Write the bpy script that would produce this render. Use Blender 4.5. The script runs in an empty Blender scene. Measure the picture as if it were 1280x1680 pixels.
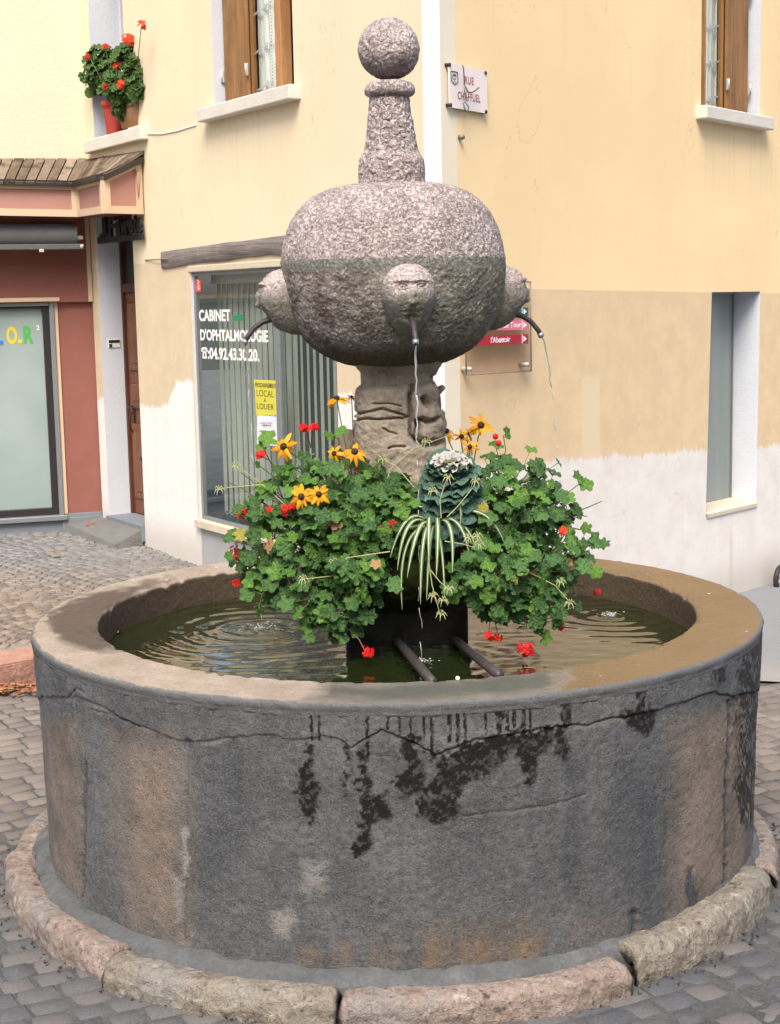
import bpy, bmesh, math, random
import numpy as np
from mathutils import Vector, Matrix
from mathutils.geometry import tessellate_polygon

random.seed(7)
rng = np.random.default_rng(7)
SC = bpy.context.scene
COL = SC.collection

# ------------------------------------------------------------------ camera, light, exposure
CAM_F, CAM_P, CAM_R = 2459.18, 0.1410, -0.0203            # focal length in photo pixels, pitch, roll
CAM_C = np.array([-0.0169, -5.3494, 1.9])
_R0, _U0 = np.array([1., 0, 0]), np.array([0, math.sin(CAM_P), math.cos(CAM_P)])
CF = np.array([0, math.cos(CAM_P), -math.sin(CAM_P)])
CR = _R0 * math.cos(CAM_R) + _U0 * math.sin(CAM_R)
CU = -_R0 * math.sin(CAM_R) + _U0 * math.cos(CAM_R)
cam_d = bpy.data.cameras.new('camera')
cam = bpy.data.objects.new('camera', cam_d)
COL.objects.link(cam)
cam.matrix_world = Matrix(((CR[0], CU[0], -CF[0], CAM_C[0]), (CR[1], CU[1], -CF[1], CAM_C[1]),
                           (CR[2], CU[2], -CF[2], CAM_C[2]), (0, 0, 0, 1)))
cam_d.sensor_fit = 'VERTICAL'
cam_d.sensor_height = 24.0
cam_d.lens = CAM_F / 1680 * 24.0
cam_d.clip_end = 300
SC.camera = cam

SUN_EL, SUN_AZ = math.radians(53), math.radians(-8)        # azimuth measured from -Y (behind the camera), + towards +X
world = bpy.data.worlds.new('World')
SC.world = world
world.use_nodes = True
wn = world.node_tree
wn.nodes.clear()
wo = wn.nodes.new('ShaderNodeOutputWorld')
wb = wn.nodes.new('ShaderNodeBackground')
sky = wn.nodes.new('ShaderNodeTexSky')
sky.sky_type = 'NISHITA'
sky.sun_disc = False
sky.sun_elevation = SUN_EL
sky.sun_rotation = math.radians(180) - SUN_AZ
sky.air_density = 1.0
sky.dust_density = 4.0
wb.inputs['Strength'].default_value = 0.10
wn.links.new(sky.outputs[0], wb.inputs[0])
wn.links.new(wb.outputs[0], wo.inputs[0])
sun_d = bpy.data.lights.new('sun', 'SUN')
sun_d.energy = 1.5
sun_d.angle = math.radians(30)
sun_d.color = (1.0, 0.93, 0.82)
sun = bpy.data.objects.new('sun', sun_d)
COL.objects.link(sun)
_sd = Vector((math.sin(SUN_AZ) * math.cos(SUN_EL), -math.cos(SUN_AZ) * math.cos(SUN_EL), math.sin(SUN_EL)))
sun.rotation_euler = _sd.to_track_quat('Z', 'Y').to_euler()
SC.view_settings.view_transform = 'Standard'
SC.view_settings.look = 'None'
SC.view_settings.exposure = 1.42
SC.view_settings.gamma = 1.0
SC.view_settings.use_curve_mapping = False
SC.cycles.max_bounces = 8
SC.cycles.transparent_max_bounces = 12
SC.cycles.use_denoising = True

# ------------------------------------------------------------------ measuring helpers (photo pixel -> place)
def ray(px, py):
    return CF + (px - 640) / CAM_F * CR - (py - 840) / CAM_F * CU
def onz(px, py, z):
    d = ray(px, py); return CAM_C + (z - CAM_C[2]) / d[2] * d
def ony(px, py, y):
    d = ray(px, py); return CAM_C + (y - CAM_C[1]) / d[1] * d
def project(P):
    d = np.asarray(P, float) - CAM_C
    z = d @ CF
    return 640 + CAM_F * (d @ CR) / z, 840 - CAM_F * (d @ CU) / z

class Frame:
    """A facade: local x runs right along the wall, y into the wall, z up."""
    def __init__(s, origin, ang):
        s.o = np.array([origin[0], origin[1], 0.0]); s.ang = ang
        s.u = np.array([math.cos(ang), math.sin(ang), 0]); s.n = np.array([-math.sin(ang), math.cos(ang), 0])
    def px(s, px, py, y=0.0):
        d = ray(px, py); P = s.o + s.n * y
        t = ((P - CAM_C) @ s.n) / (d @ s.n)
        W = CAM_C + t * d
        return float((W - s.o) @ s.u), float(W[2])
    def w(s, x, y, z):
        return s.o + s.u * x + s.n * y + np.array([0, 0, z])

# ------------------------------------------------------------------ noise
def _hash(ix, iy, iz):
    h = (ix.astype(np.int64) * 374761393 + iy.astype(np.int64) * 668265263 + iz.astype(np.int64) * 2147483647) & 0x7fffffff
    h = ((h ^ (h >> 13)) * 1274126177) & 0x7fffffff
    h = (h ^ (h >> 16)) & 0xffff
    return h / 65535.0
def vnoise(P):
    P = np.asarray(P, float)
    i = np.floor(P); f = P - i; f = f * f * (3 - 2 * f)
    ix, iy, iz = i[:, 0], i[:, 1], i[:, 2]
    r = 0
    for dx in (0, 1):
        wx = f[:, 0] if dx else 1 - f[:, 0]
        for dy in (0, 1):
            wy = f[:, 1] if dy else 1 - f[:, 1]
            for dz in (0, 1):
                wz = f[:, 2] if dz else 1 - f[:, 2]
                r = r + wx * wy * wz * _hash(ix + dx, iy + dy, iz + dz)
    return r
def fbm(P, octaves=4, gain=0.5):
    P = np.asarray(P, float); a = 1.0; s = 0; t = 0
    for k in range(octaves):
        s = s + a * vnoise(P + 17.3 * k); t += a; a *= gain; P = P * 2.03
    return s / t
def sstep(a, b, x):
    t = np.clip((x - a) / (b - a), 0, 1); return t * t * (3 - 2 * t)
def seg_dist(P, pts):
    """distance of 2-D points to a polyline"""
    best = np.full(len(P), 1e9)
    for a, b in zip(pts[:-1], pts[1:]):
        a = np.array(a, float); b = np.array(b, float); ab = b - a
        t = np.clip(((P - a) @ ab) / max(ab @ ab, 1e-9), 0, 1)
        best = np.minimum(best, np.hypot(*(P - a - t[:, None] * ab).T))
    return best
def in_poly(P, poly):
    x, y = P[:, 0], P[:, 1]; c = np.zeros(len(P), bool); n = len(poly)
    for i in range(n):
        x1, y1 = poly[i]; x2, y2 = poly[i - 1]
        if y1 == y2: continue
        m = ((y1 > y) != (y2 > y)) & (x < (x2 - x1) * (y - y1) / (y2 - y1) + x1)
        c ^= m
    return c

# ------------------------------------------------------------------ materials
class NT:
    def __init__(s, name):
        s.m = bpy.data.materials.new(name); s.m.use_nodes = True
        s.t = s.m.node_tree; s.t.nodes.clear()
        s.out = s.t.nodes.new('ShaderNodeOutputMaterial')
        s.b = s.t.nodes.new('ShaderNodeBsdfPrincipled')
        s.t.links.new(s.b.outputs[0], s.out.inputs[0])
    def set(s, sock, v):
        if isinstance(v, bpy.types.NodeSocket): s.t.links.new(v, sock)
        else:
            if isinstance(v, tuple) and len(v) == 3 and sock.type == 'RGBA': v = v + (1,)
            sock.default_value = v
    def p(s, **kw):
        for k, v in kw.items(): s.set(s.b.inputs[k.replace('_', ' ')], v)
    def obj(s): return s.t.nodes.new('ShaderNodeTexCoord').outputs['Object']
    def gen(s): return s.t.nodes.new('ShaderNodeTexCoord').outputs['Generated']
    def pos(s): return s.t.nodes.new('ShaderNodeNewGeometry').outputs['Position']
    def rnd(s): return s.t.nodes.new('ShaderNodeObjectInfo').outputs['Random']
    def attr(s, n, out='Fac'):
        a = s.t.nodes.new('ShaderNodeAttribute'); a.attribute_name = n; return a.outputs[out]
    def scale(s, v, k):
        n = s.t.nodes.new('ShaderNodeVectorMath'); n.operation = 'MULTIPLY'
        s.set(n.inputs[0], v); n.inputs[1].default_value = k if isinstance(k, tuple) else (k, k, k); return n.outputs[0]
    def noise(s, v, sc, det=4, rough=0.55, dist=0.0):
        n = s.t.nodes.new('ShaderNodeTexNoise'); s.set(n.inputs['Vector'], v)
        n.inputs['Scale'].default_value = sc; n.inputs['Detail'].default_value = det
        n.inputs['Roughness'].default_value = rough; n.inputs['Distortion'].default_value = dist
        return n.outputs['Fac']
    def voro(s, v, sc, feature='F1', out='Distance'):
        n = s.t.nodes.new('ShaderNodeTexVoronoi'); s.set(n.inputs['Vector'], v); n.feature = feature
        n.inputs['Scale'].default_value = sc; return n.outputs[out]
    def wave(s, v, sc, dist=0, det=2, dirn='X'):
        n = s.t.nodes.new('ShaderNodeTexWave'); s.set(n.inputs['Vector'], v); n.bands_direction = dirn
        n.inputs['Scale'].default_value = sc; n.inputs['Distortion'].default_value = dist; n.inputs['Detail'].default_value = det
        return n.outputs['Fac']
    def mth(s, op, a, b=0.0, c=0.0):
        n = s.t.nodes.new('ShaderNodeMath'); n.operation = op
        s.set(n.inputs[0], a); s.set(n.inputs[1], b); s.set(n.inputs[2], c); return n.outputs[0]
    def mapr(s, v, a, b, c=0.0, d=1.0):
        n = s.t.nodes.new('ShaderNodeMapRange'); n.interpolation_type = 'SMOOTHSTEP'
        s.set(n.inputs[0], v)
        for i, x in enumerate((a, b, c, d)): n.inputs[i + 1].default_value = x
        return n.outputs[0]
    def ramp(s, f, stops):
        n = s.t.nodes.new('ShaderNodeValToRGB'); s.set(n.inputs[0], f); e = n.color_ramp.elements
        while len(e) < len(stops): e.new(0.5)
        for el, (p_, c_) in zip(e, stops):
            el.position = p_; el.color = (*c_, 1) if len(c_) == 3 else c_
        return n.outputs[0]
    def mix(s, f, a, b, mode='MIX'):
        n = s.t.nodes.new('ShaderNodeMix'); n.data_type = 'RGBA'; n.blend_type = mode
        s.set(n.inputs[0], f); s.set(n.inputs[6], a); s.set(n.inputs[7], b); return n.outputs[2]
    def sep(s, v):
        n = s.t.nodes.new('ShaderNodeSeparateXYZ'); s.set(n.inputs[0], v); return n.outputs
    def bump(s, h, dist=0.01, strength=1.0, prev=None):
        n = s.t.nodes.new('ShaderNodeBump'); s.set(n.inputs['Height'], h)
        n.inputs['Distance'].default_value = dist; n.inputs['Strength'].default_value = strength
        if prev: s.set(n.inputs['Normal'], prev)
        s.set(s.b.inputs['Normal'], n.outputs[0]); return n.outputs[0]

M = {}
def simple(name, col, rough=0.6, metal=0.0, var=0.25, scale=20, bumpd=0.0, bscale=60, spec=None, stretch=None):
    t = NT(name); v = t.obj()
    if stretch: v = t.scale(v, stretch)
    f = t.noise(v, scale, 4)
    a = tuple(c * (1 - var) for c in col); b = tuple(min(1, c * (1 + var)) for c in col)
    t.p(Base_Color=t.mix(f, a, b), Roughness=rough, Metallic=metal)
    if spec is not None: t.p(Specular_IOR_Level=spec)
    if bumpd: t.bump(t.noise(v, bscale, 5), bumpd)
    M[name] = t.m
    return t.m

# ------------------------------------------------------------------ mesh building
class MB:
    def __init__(s): s.v = []; s.f = []; s.mi = []; s.sm = []
    def add(s, verts, faces, mi=0, smooth=False):
        b = len(s.v); s.v.extend([tuple(map(float, p)) for p in verts])
        for f in faces: s.f.append([b + i for i in f]); s.mi.append(mi); s.sm.append(smooth)
        return s
    def hexa(s, b4, t4, mi=0):
        return s.add(list(b4) + list(t4), [(3, 2, 1, 0), (4, 5, 6, 7), (0, 1, 5, 4), (1, 2, 6, 5), (2, 3, 7, 6), (3, 0, 4, 7)], mi)
    def box(s, x0, x1, y0, y1, z0, z1, mi=0, bev=0.0):
        if not bev:
            return s.hexa([(x0, y0, z0), (x1, y0, z0), (x1, y1, z0), (x0, y1, z0)],
                          [(x0, y0, z1), (x1, y0, z1), (x1, y1, z1), (x0, y1, z1)], mi)
        bm = bmesh.new(); bmesh.ops.create_cube(bm, size=1)
        for v in bm.verts: v.co = Vector(((x0 + x1) / 2 + v.co.x * (x1 - x0), (y0 + y1) / 2 + v.co.y * (y1 - y0), (z0 + z1) / 2 + v.co.z * (z1 - z0)))
        bmesh.ops.bevel(bm, geom=bm.edges[:], offset=bev, segments=2, affect='EDGES', profile=0.5)
        s.frombm(bm, mi); return s
    def frombm(s, bm, mi=0, smooth=False):
        bm.verts.index_update()
        s.add([v.co[:] for v in bm.verts], [[v.index for v in f.verts] for f in bm.faces], mi, smooth); bm.free()
    def quadprism(s, q, y0, y1, mi=0):
        """quad of four (x,z) corners (anticlockwise from bottom-left) extruded from y0 (outside) to y1 (inside)"""
        return s.hexa([(x, y0, z) for x, z in q], [(x, y1, z) for x, z in q], mi)
    def tube(s, pts, rad, n=8, mi=0, caps=True, smooth=True):
        pts = [np.array(p, float) for p in pts]
        rad = rad if hasattr(rad, '__len__') else [rad] * len(pts)
        vs = []; fs = []; prev = None
        for i, p in enumerate(pts):
            d = pts[min(i + 1, len(pts) - 1)] - pts[max(i - 1, 0)]
            d = d / (np.linalg.norm(d) + 1e-12)
            if prev is None:
                a = np.cross(d, (0, 0, 1.)) if abs(d[2]) < 0.9 else np.cross(d, (1., 0, 0))
            else: a = prev - d * (prev @ d)
            a = a / (np.linalg.norm(a) + 1e-12); prev = a; b = np.cross(d, a)
            for k in range(n):
                t = 2 * math.pi * k / n
                vs.append(p + rad[i] * (math.cos(t) * a + math.sin(t) * b))
        for i in range(len(pts) - 1):
            for k in range(n):
                k2 = (k + 1) % n
                fs.append((i * n + k, i * n + k2, (i + 1) * n + k2, (i + 1) * n + k))
        if caps:
            fs.append(tuple(range(n))[::-1]); fs.append(tuple((len(pts) - 1) * n + k for k in range(n)))
        return s.add(vs, fs, mi, smooth)
    def grid(s, V, closed=False, mi=0, smooth=True, flip=False):
        """V: array (rows, cols, 3)"""
        r, c = V.shape[:2]; fs = []
        for i in range(r - 1):
            for j in range(c if closed else c - 1):
                j2 = (j + 1) % c
                q = (i * c + j, i * c + j2, (i + 1) * c + j2, (i + 1) * c + j)
                fs.append(q[::-1] if flip else q)
        return s.add(V.reshape(-1, 3), fs, mi, smooth)
    def mesh(s, name, mats, origin=(0, 0, 0)):
        me = bpy.data.meshes.new(name)
        o = np.array(origin, float)
        me.from_pydata([tuple(np.array(p) - o) for p in s.v] if np.any(o) else s.v, [], s.f)
        for m in (mats if isinstance(mats, (list, tuple)) else [mats]): me.materials.append(M[m] if isinstance(m, str) else m)
        me.polygons.foreach_set('material_index', s.mi); me.polygons.foreach_set('use_smooth', s.sm)
        me.update(); return me
    def build(s, name, mats, parent=None, kind=None, label=None):
        o0 = np.zeros(3); q = parent
        while q is not None and not q.get('_local'):
            o0 += np.array(q.location); q = q.parent
        if parent is not None and is_local(parent): o0 = np.zeros(3)
        return link(name, s.mesh(name, mats, o0), parent, kind, label)

LOCAL = set()
def is_local(o):
    while o is not None:
        if o.name in LOCAL: return True
        o = o.parent
    return False
def link(name, me, parent=None, kind=None, label=None):
    o = bpy.data.objects.new(name, me); COL.objects.link(o)
    if parent is not None: o.parent = parent
    if kind: o['kind'] = kind
    if label: o['label'] = label
    return o
def npmesh(name, V, Q, mats, attrs=None, smooth=True):
    """fast mesh from numpy verts (n,3), quads (m,4) and float point attributes"""
    me = bpy.data.meshes.new(name); Q = np.asarray(Q, np.int32); V = np.asarray(V, np.float32)
    me.vertices.add(len(V)); me.vertices.foreach_set('co', V.ravel())
    k = Q.shape[1]
    me.loops.add(Q.size); me.loops.foreach_set('vertex_index', Q.ravel())
    me.polygons.add(len(Q)); me.polygons.foreach_set('loop_start', np.arange(0, Q.size, k, dtype=np.int32))
    me.update(calc_edges=True)
    me.polygons.foreach_set('use_smooth', np.full(len(Q), smooth))
    for n, a in (attrs or {}).items():
        at = me.attributes.new(n, 'FLOAT', 'POINT'); at.data.foreach_set('value', np.asarray(a, np.float32))
    for m in (mats if isinstance(mats, (list, tuple)) else [mats]): me.materials.append(M[m])
    me.validate(); me.update(); return me
def gridquads(r, c, closed=True):
    i, j = np.meshgrid(np.arange(r - 1), np.arange(c if closed else c - 1), indexing='ij'); j2 = (j + 1) % c
    return np.stack([i * c + j, i * c + j2, (i + 1) * c + j2, (i + 1) * c + j], -1).reshape(-1, 4)
def thing(name, label, cat, loc=(0, 0, 0), rz=0.0, group=None, local=False):
    o = bpy.data.objects.new(name, None); COL.objects.link(o)
    o.location = loc; o.rotation_euler = (0, 0, rz); o.empty_display_size = 0.1
    o['label'] = label; o['category'] = cat
    if group: o['group'] = group
    if local: LOCAL.add(o.name)
    return o
def tag(o, label, cat, group=None, kind=None):
    o['label'] = label; o['category'] = cat
    if group: o['group'] = group
    if kind: o['kind'] = kind
    return o
def part_empty(name, parent):
    o = bpy.data.objects.new(name, None); COL.objects.link(o); o.parent = parent; return o
def on_frame(name, label, cat, fr, x, y, z, group=None):
    W = fr.w(x, y, z)
    return thing(name, label, cat, tuple(W), fr.ang, group, True)
def text_mesh(body, size, depth=0.002, bold=0.0, xs=1.0, align='LEFT', spacing=1.0):
    cu = bpy.data.curves.new('txt', 'FONT'); cu.body = body; cu.size = size; cu.extrude = depth / 2
    cu.offset = bold; cu.align_x = align; cu.space_character = spacing; cu.resolution_u = 3
    o = bpy.data.objects.new('txt', cu); COL.objects.link(o)
    dg = bpy.context.evaluated_depsgraph_get()
    me = bpy.data.meshes.new_from_object(o.evaluated_get(dg))
    bpy.data.objects.remove(o); bpy.data.curves.remove(cu)
    # lie it in the x-z plane, facing -y
    me.transform(Matrix(((xs, 0, 0, 0), (0, 0, -1, 0), (0, 1, 0, 0), (0, 0, 0, 1))))
    me.materials.clear(); return me
def place_text(name, body, parent, x, y, z, h, mat, w=None, depth=0.002, bold=0.0, spacing=1.0, ztop=None, rot=0.0):
    """capital height h, width w, lower-left corner at (x, z)"""
    me = text_mesh(body, 1.0, 0.0, bold, 1.0, 'LEFT', spacing)
    co = np.zeros(len(me.vertices) * 3); me.vertices.foreach_get('co', co); co = co.reshape(-1, 3)
    lo, hi = co.min(0), co.max(0)
    sz = h / max(hi[2] - max(lo[2], -0.02), 1e-6); sx = sz if w is None else w / (hi[0] - lo[0])
    co[:, 0] = (co[:, 0] - lo[0]) * sx; co[:, 2] *= sz
    if rot:
        c, s_ = math.cos(rot), math.sin(rot); X = co[:, 0] * c - co[:, 2] * s_; co[:, 2] = co[:, 0] * s_ + co[:, 2] * c; co[:, 0] = X
    co += np.array([x, y, z])
    me.vertices.foreach_set('co', co.ravel()); me.materials.append(M[mat]); me.update()
    return link(name, me, parent)

def poly_with_holes(outer, holes):
    loops = [[Vector((x, z, 0)) for x, z in L] for L in [outer] + holes]
    flat = [p for L in [outer] + holes for p in L]
    tris = tessellate_polygon(loops)
    return flat, tris
def wall_with_holes(outer, holes, depths, thick, skip=()):
    """front face at y=0 with openings whose reveals go in by their depth"""
    mb = MB(); flat, tris = poly_with_holes(outer, holes)
    fs = []
    for t in tris:
        a, b, c = (np.array(flat[i]) for i in t)
        cr = (b[0] - a[0]) * (c[1] - a[1]) - (b[1] - a[1]) * (c[0] - a[0])
        fs.append(tuple(t) if cr > 0 else tuple(t)[::-1])
    mb.add([(x, 0, z) for x, z in flat], fs)
    for h, d in zip(holes, depths):
        n = len(h)
        vs = [(x, 0, z) for x, z in h] + [(x, d, z) for x, z in h]
        # anticlockwise hole: reveal faces look into the opening
        mb.add(vs, [(i, n + i, n + (i + 1) % n, (i + 1) % n) for i in range(n)], 1)
    n = len(outer)
    vs = [(x, 0, z) for x, z in outer] + [(x, thick, z) for x, z in outer]
    mb.add(vs, [(i, (i + 1) % n, n + (i + 1) % n, n + i) for i in range(n) if i not in skip])
    return mb

# ------------------------------------------------------------------ material library
LF = Frame((-1.868, 5.858), math.atan2(-0.847, 0.531))      # facade left of the corner, x = 0 at its left end
RF = Frame((0.282, 2.429), math.atan2(0.784, 0.62))         # facade right of the corner, x = 0 at the corner
SF = Frame((-2.327, 6.591), math.atan2(0.252, 0.771))       # shop facade, x = 0 in the inner corner
LEN_L = 4.047

def plaster(name, left):
    t = NT(name); v = t.obj(); x, y, z = t.sep(v)
    big = t.noise(v, 0.9, 4, 0.6); mid = t.noise(v, 5, 5, 0.6); fine = t.noise(v, 160, 3)
    streak = t.noise(t.scale(v, (7, 1, 0.5)), 1.0, 5, 0.65)
    if left: up, low = (0.78, 0.66, 0.465), (0.66, 0.54, 0.375)
    else: up, low = (0.88, 0.67, 0.39), (0.74, 0.56, 0.345)
    up2 = tuple(c * 0.93 for c in up); low2 = tuple(c * 0.9 for c in low)
    cu = t.mix(t.mapr(big, .35, .65), up, up2); cl = t.mix(t.mapr(mid, .3, .7), low, low2)
    wob = t.mth('MULTIPLY', t.mth('SUBTRACT', t.noise(t.scale(v, (2.5, 1, .01)), 1.0, 3), .5), .03)
    if left: line = t.mth('SUBTRACT', z, 2.19)
    else: line = t.mth('SUBTRACT', z, t.mth('MULTIPLY_ADD', x, -0.017, 1.952))
    c = t.mix(t.mapr(t.mth('ADD', line, wob if left else 0.0), -.012 if left else -.004, .012 if left else .004), cl, cu)
    # a thin darker joint on the paint line
    if not left:
        near = t.mapr(t.mth('ABSOLUTE', line), 0.0, .006, 0.12, 0.0)
        c = t.mix(near, c, (0.36, 0.27, 0.16))
    # brushed white base coat with an uneven top edge
    n1 = t.noise(t.scale(v, (3.2, 1, 0.01)), 1.0, 2); n2 = t.noise(t.scale(v, (30, 1, 2.0)), 1.0, 4); n3 = t.noise(v, 22, 4)
    edge = t.mth('ADD', t.mth('MULTIPLY', t.mth('SUBTRACT', n1, .5), .12), t.mth('ADD', t.mth('MULTIPLY', t.mth('SUBTRACT', n2, .5), .11), t.mth('MULTIPLY', t.mth('SUBTRACT', n3, .5), .03)))
    if left: h = t.mapr(x, 0.45, 0.72, 1.16, 1.37)
    else: h = t.mth('MULTIPLY_ADD', x, -0.062, 1.03)
    wm = t.mapr(t.mth('SUBTRACT', t.mth('ADD', h, edge), z), -.015, .02)
    thin = t.mth('MULTIPLY', wm, t.mapr(t.noise(t.scale(v, (6, 1, 26)), 1.0, 4), .25, .5, .80, 1.0))
    white = t.mix(t.mapr(mid, .3, .75), (0.80, 0.775, 0.74) if left else (0.78, 0.735, 0.68), (0.72, 0.70, 0.67) if left else (0.70, 0.65, 0.59))
    c = t.mix(thin, c, white)
    # grime just over the ground
    gz = 0.16 if left else -0.15
    c = t.mix(t.mapr(t.mth('ADD', z, t.mth('MULTIPLY', mid, .25)), gz + .08, gz + .38, .55, 0.0), c, (0.42, 0.36, 0.31))
    # corner bands
    wav = t.mth('MULTIPLY', t.mth('SUBTRACT', t.noise(t.scale(v, (.01, 1, 6)), 1.0, 3), .5), .02)
    if left:
        xs = LF.px(694, 150)[0]
        c = t.mix(t.mapr(t.mth('ADD', x, wav), xs - .006, xs + .006), c, t.mix(mid, (0.84, 0.84, 0.83), (0.76, 0.76, 0.75)))
        # grey cement base under the wide window
        xb = LF.px(330, 870)[0]
        cb = t.mth('MULTIPLY', t.mapr(t.mth('ADD', x, wav), xb - .006, xb + .006), t.mapr(z, .33, .36, 1.0, 0.0))
        c = t.mix(cb, c, t.mix(mid, (0.42, 0.42, 0.42), (0.32, 0.32, 0.33)))
    else:
        xs = RF.px(752, 400)[0]
        c = t.mix(t.mapr(t.mth('ADD', x, wav), xs - .005, xs + .005, 1.0, 0.0), c, t.mix(mid, (0.80, 0.72, 0.57), (0.74, 0.66, 0.52)))
        # upright test patch of paler paint
        a, b = RF.px(955, 680)[0], RF.px(984, 680)[0]; zt = RF.px(970, 614)[1]
        pm = t.mth('MULTIPLY', t.mapr(t.mth('ADD', x, wav), a - .01, a + .01), t.mapr(t.mth('ADD', x, wav), b - .01, b + .01, 1.0, 0.0))
        pm = t.mth('MULTIPLY', pm, t.mapr(t.mth('ADD', z, t.mth('MULTIPLY', n2, .03)), zt - .01, zt + .02, 1.0, 0.0))
        c = t.mix(t.mth('MULTIPLY', t.mth('MULTIPLY', pm, t.mth('SUBTRACT', 1.0, wm)), .85), c, (0.74, 0.59, 0.40))
        # run-off stains below the narrow window
        a = RF.px(1205, 880)[0]
        st = t.mth('MULTIPLY', t.mapr(t.mth('ABSOLUTE', t.mth('SUBTRACT', x, a)), .02, .2, 1.0, 0.0), t.mapr(z, .05, .42, 1.0, 0.0))
        st = t.mth('MULTIPLY', st, t.mapr(streak, .45, .7))
        c = t.mix(t.mth('MULTIPLY', st, .6), c, (0.42, 0.35, 0.29))
    c = t.mix(t.mapr(streak, .55, .85, 0.0, .16), c, (0.45, 0.36, 0.24))
    # hairline cracks and rain runs under the ledges
    ck = t.mth('ABSOLUTE', t.mth('SUBTRACT', t.noise(t.scale(v, (1.1, 1, .45)), 1.3, 5, .6, .6), .5))
    c = t.mix(t.mth('MULTIPLY', t.mapr(ck, 0.0, .0022, .42, 0.0), t.mapr(t.noise(v, .8, 2), .52, .62)), c, (0.34, 0.25, 0.15))
    runs = t.mapr(t.noise(t.scale(v, (26, 1, .35)), 1.0, 4, .6), .50, .72)
    for sx0_, sx1_ in ((LF.px(323, 186)[0], LF.px(490, 160)[0]),) if left else ((RF.px(1150, 190)[0], RF.px(1275, 215)[0]),):
        zone = t.mth('MULTIPLY', t.mth('MULTIPLY', t.mapr(x, sx0_ - .02, sx0_ + .05), t.mapr(x, sx1_ - .05, sx1_ + .02, 1.0, 0.0)), t.mth('MULTIPLY', t.mapr(z, 2.35, 3.06), t.mapr(z, 3.07, 3.12, 1.0, 0.0)))
        c = t.mix(t.mth('MULTIPLY', t.mth('MULTIPLY', zone, runs), .32), c, (0.40, 0.31, 0.20))
    spots = t.mapr(t.voro(t.scale(v, (1, 0.01, 1)), 2.2), 0.0, .022, 0.7, 0.0)
    c = t.mix(t.mth('MULTIPLY', spots, t.mapr(fine, .4, .6)), c, (0.3, 0.22, 0.15))
    t.p(Base_Color=c, Roughness=0.9, Specular_IOR_Level=0.15)
    b1 = t.bump(t.noise(v, 7, 5, 0.55), 0.0035, 0.6)
    t.bump(fine, 0.0015, 0.6, b1)
    M[name] = t.m
plaster('plaster_left', True); plaster('plaster_right', False)
simple('cream_plaster', (0.68, 0.60, 0.45), 0.9, var=.08, scale=2, bumpd=.004, bscale=40, spec=.15)
simple('jamb_white', (0.58, 0.61, 0.66), 0.85, var=.06, scale=6, bumpd=.003, bscale=60, spec=.15)
simple('stone_sill', (0.64, 0.60, 0.53), 0.85, var=.12, scale=9, bumpd=.004, bscale=70, spec=.2)
simple('sill_cream', (0.58, 0.50, 0.38), 0.85, var=.12, scale=9, bumpd=.003, bscale=70, spec=.2)
def wood(name, a, b, rough=.55):
    t = NT(name); v = t.obj(); r = t.rnd()
    vv = t.t.nodes.new('ShaderNodeVectorMath'); vv.operation = 'ADD'
    t.set(vv.inputs[0], v); t.set(vv.inputs[1], t.mth('MULTIPLY', r, 9.0))
    g = t.noise(t.scale(vv.outputs[0], (40, 40, 1.6)), 1.0, 6, .65, .6); g2 = t.noise(vv.outputs[0], 3, 3)
    c = t.mix(t.mapr(g, .3, .7), a, b)
    c = t.mix(t.mapr(g2, .45, .75, 0, .5), c, tuple(x * .5 for x in a))
    t.p(Base_Color=c, Roughness=rough, Specular_IOR_Level=.3); t.bump(g, .002); M[name] = t.m
wood('wood_shutter', (0.20, 0.095, 0.035), (0.34, 0.175, 0.065))
wood('wood_frame', (0.40, 0.19, 0.075), (0.52, 0.27, 0.12), .45)
wood('wood_dark', (0.075, 0.028, 0.018), (0.12, 0.045, 0.03), .5)
wood('wood_door', (0.12, 0.042, 0.016), (0.22, 0.085, 0.032), .42)
def lintel_mat():
    t = NT('weathered_wood'); v = t.obj()
    g = t.noise(t.scale(v, (1.6, 14, 26)), 1.0, 7, .7, .8); g2 = t.noise(v, 6, 4)
    c = t.ramp(g, [(.25, (.05, .042, .038)), (.42, (.19, .165, .15)), (.7, (.30, .27, .25))])
    t.p(Base_Color=t.mix(t.mapr(g2, .4, .7, 0, .5), c, (.13, .11, .10)), Roughness=.9, Specular_IOR_Level=.15); t.bump(g, .012); M['weathered_wood'] = t.m
lintel_mat()
simple('red_paint', (0.265, 0.108, 0.085), .8, var=.10, scale=6, bumpd=.002, bscale=140, spec=.2)
simple('pink_panel', (0.40, 0.215, 0.175), .75, var=.08, scale=5, bumpd=.002, bscale=120, spec=.2)
simple('beige_trim', (0.60, 0.46, 0.32), .75, var=.08, scale=8, spec=.2)
simple('grey_plinth', (0.19, 0.21, 0.235), .8, var=.12, scale=6, bumpd=.003, bscale=60, spec=.2)
simple('aluminium', (0.30, 0.32, 0.33), .45, .6, var=.1)
simple('black_frame', (0.025, 0.022, 0.022), .4, var=.2)
simple('dark_metal', (0.035, 0.034, 0.036), .45, .4, var=.25, scale=30)
simple('awning_grey', (0.10, 0.10, 0.098), .8, var=.15, scale=30, bumpd=.002, bscale=200)
simple('white_plastic', (0.72, 0.72, 0.70), .5, var=.05)
simple('hinge_grey', (0.50, 0.49, 0.45), .5, .2, var=.15, scale=40)
simple('letter_white', (0.85, 0.85, 0.83), .5, var=.02)
simple('ink', (0.06, 0.05, 0.03), .7, var=.1)
simple('ink_red', (0.30, 0.06, 0.07), .7, var=.2)
simple('paper_yellow', (0.62, 0.56, 0.06), .7, var=.06)
simple('paper_white', (0.70, 0.71, 0.80), .7, var=.04)
simple('sticker_red', (0.60, 0.06, 0.04), .5, var=.1)
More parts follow.
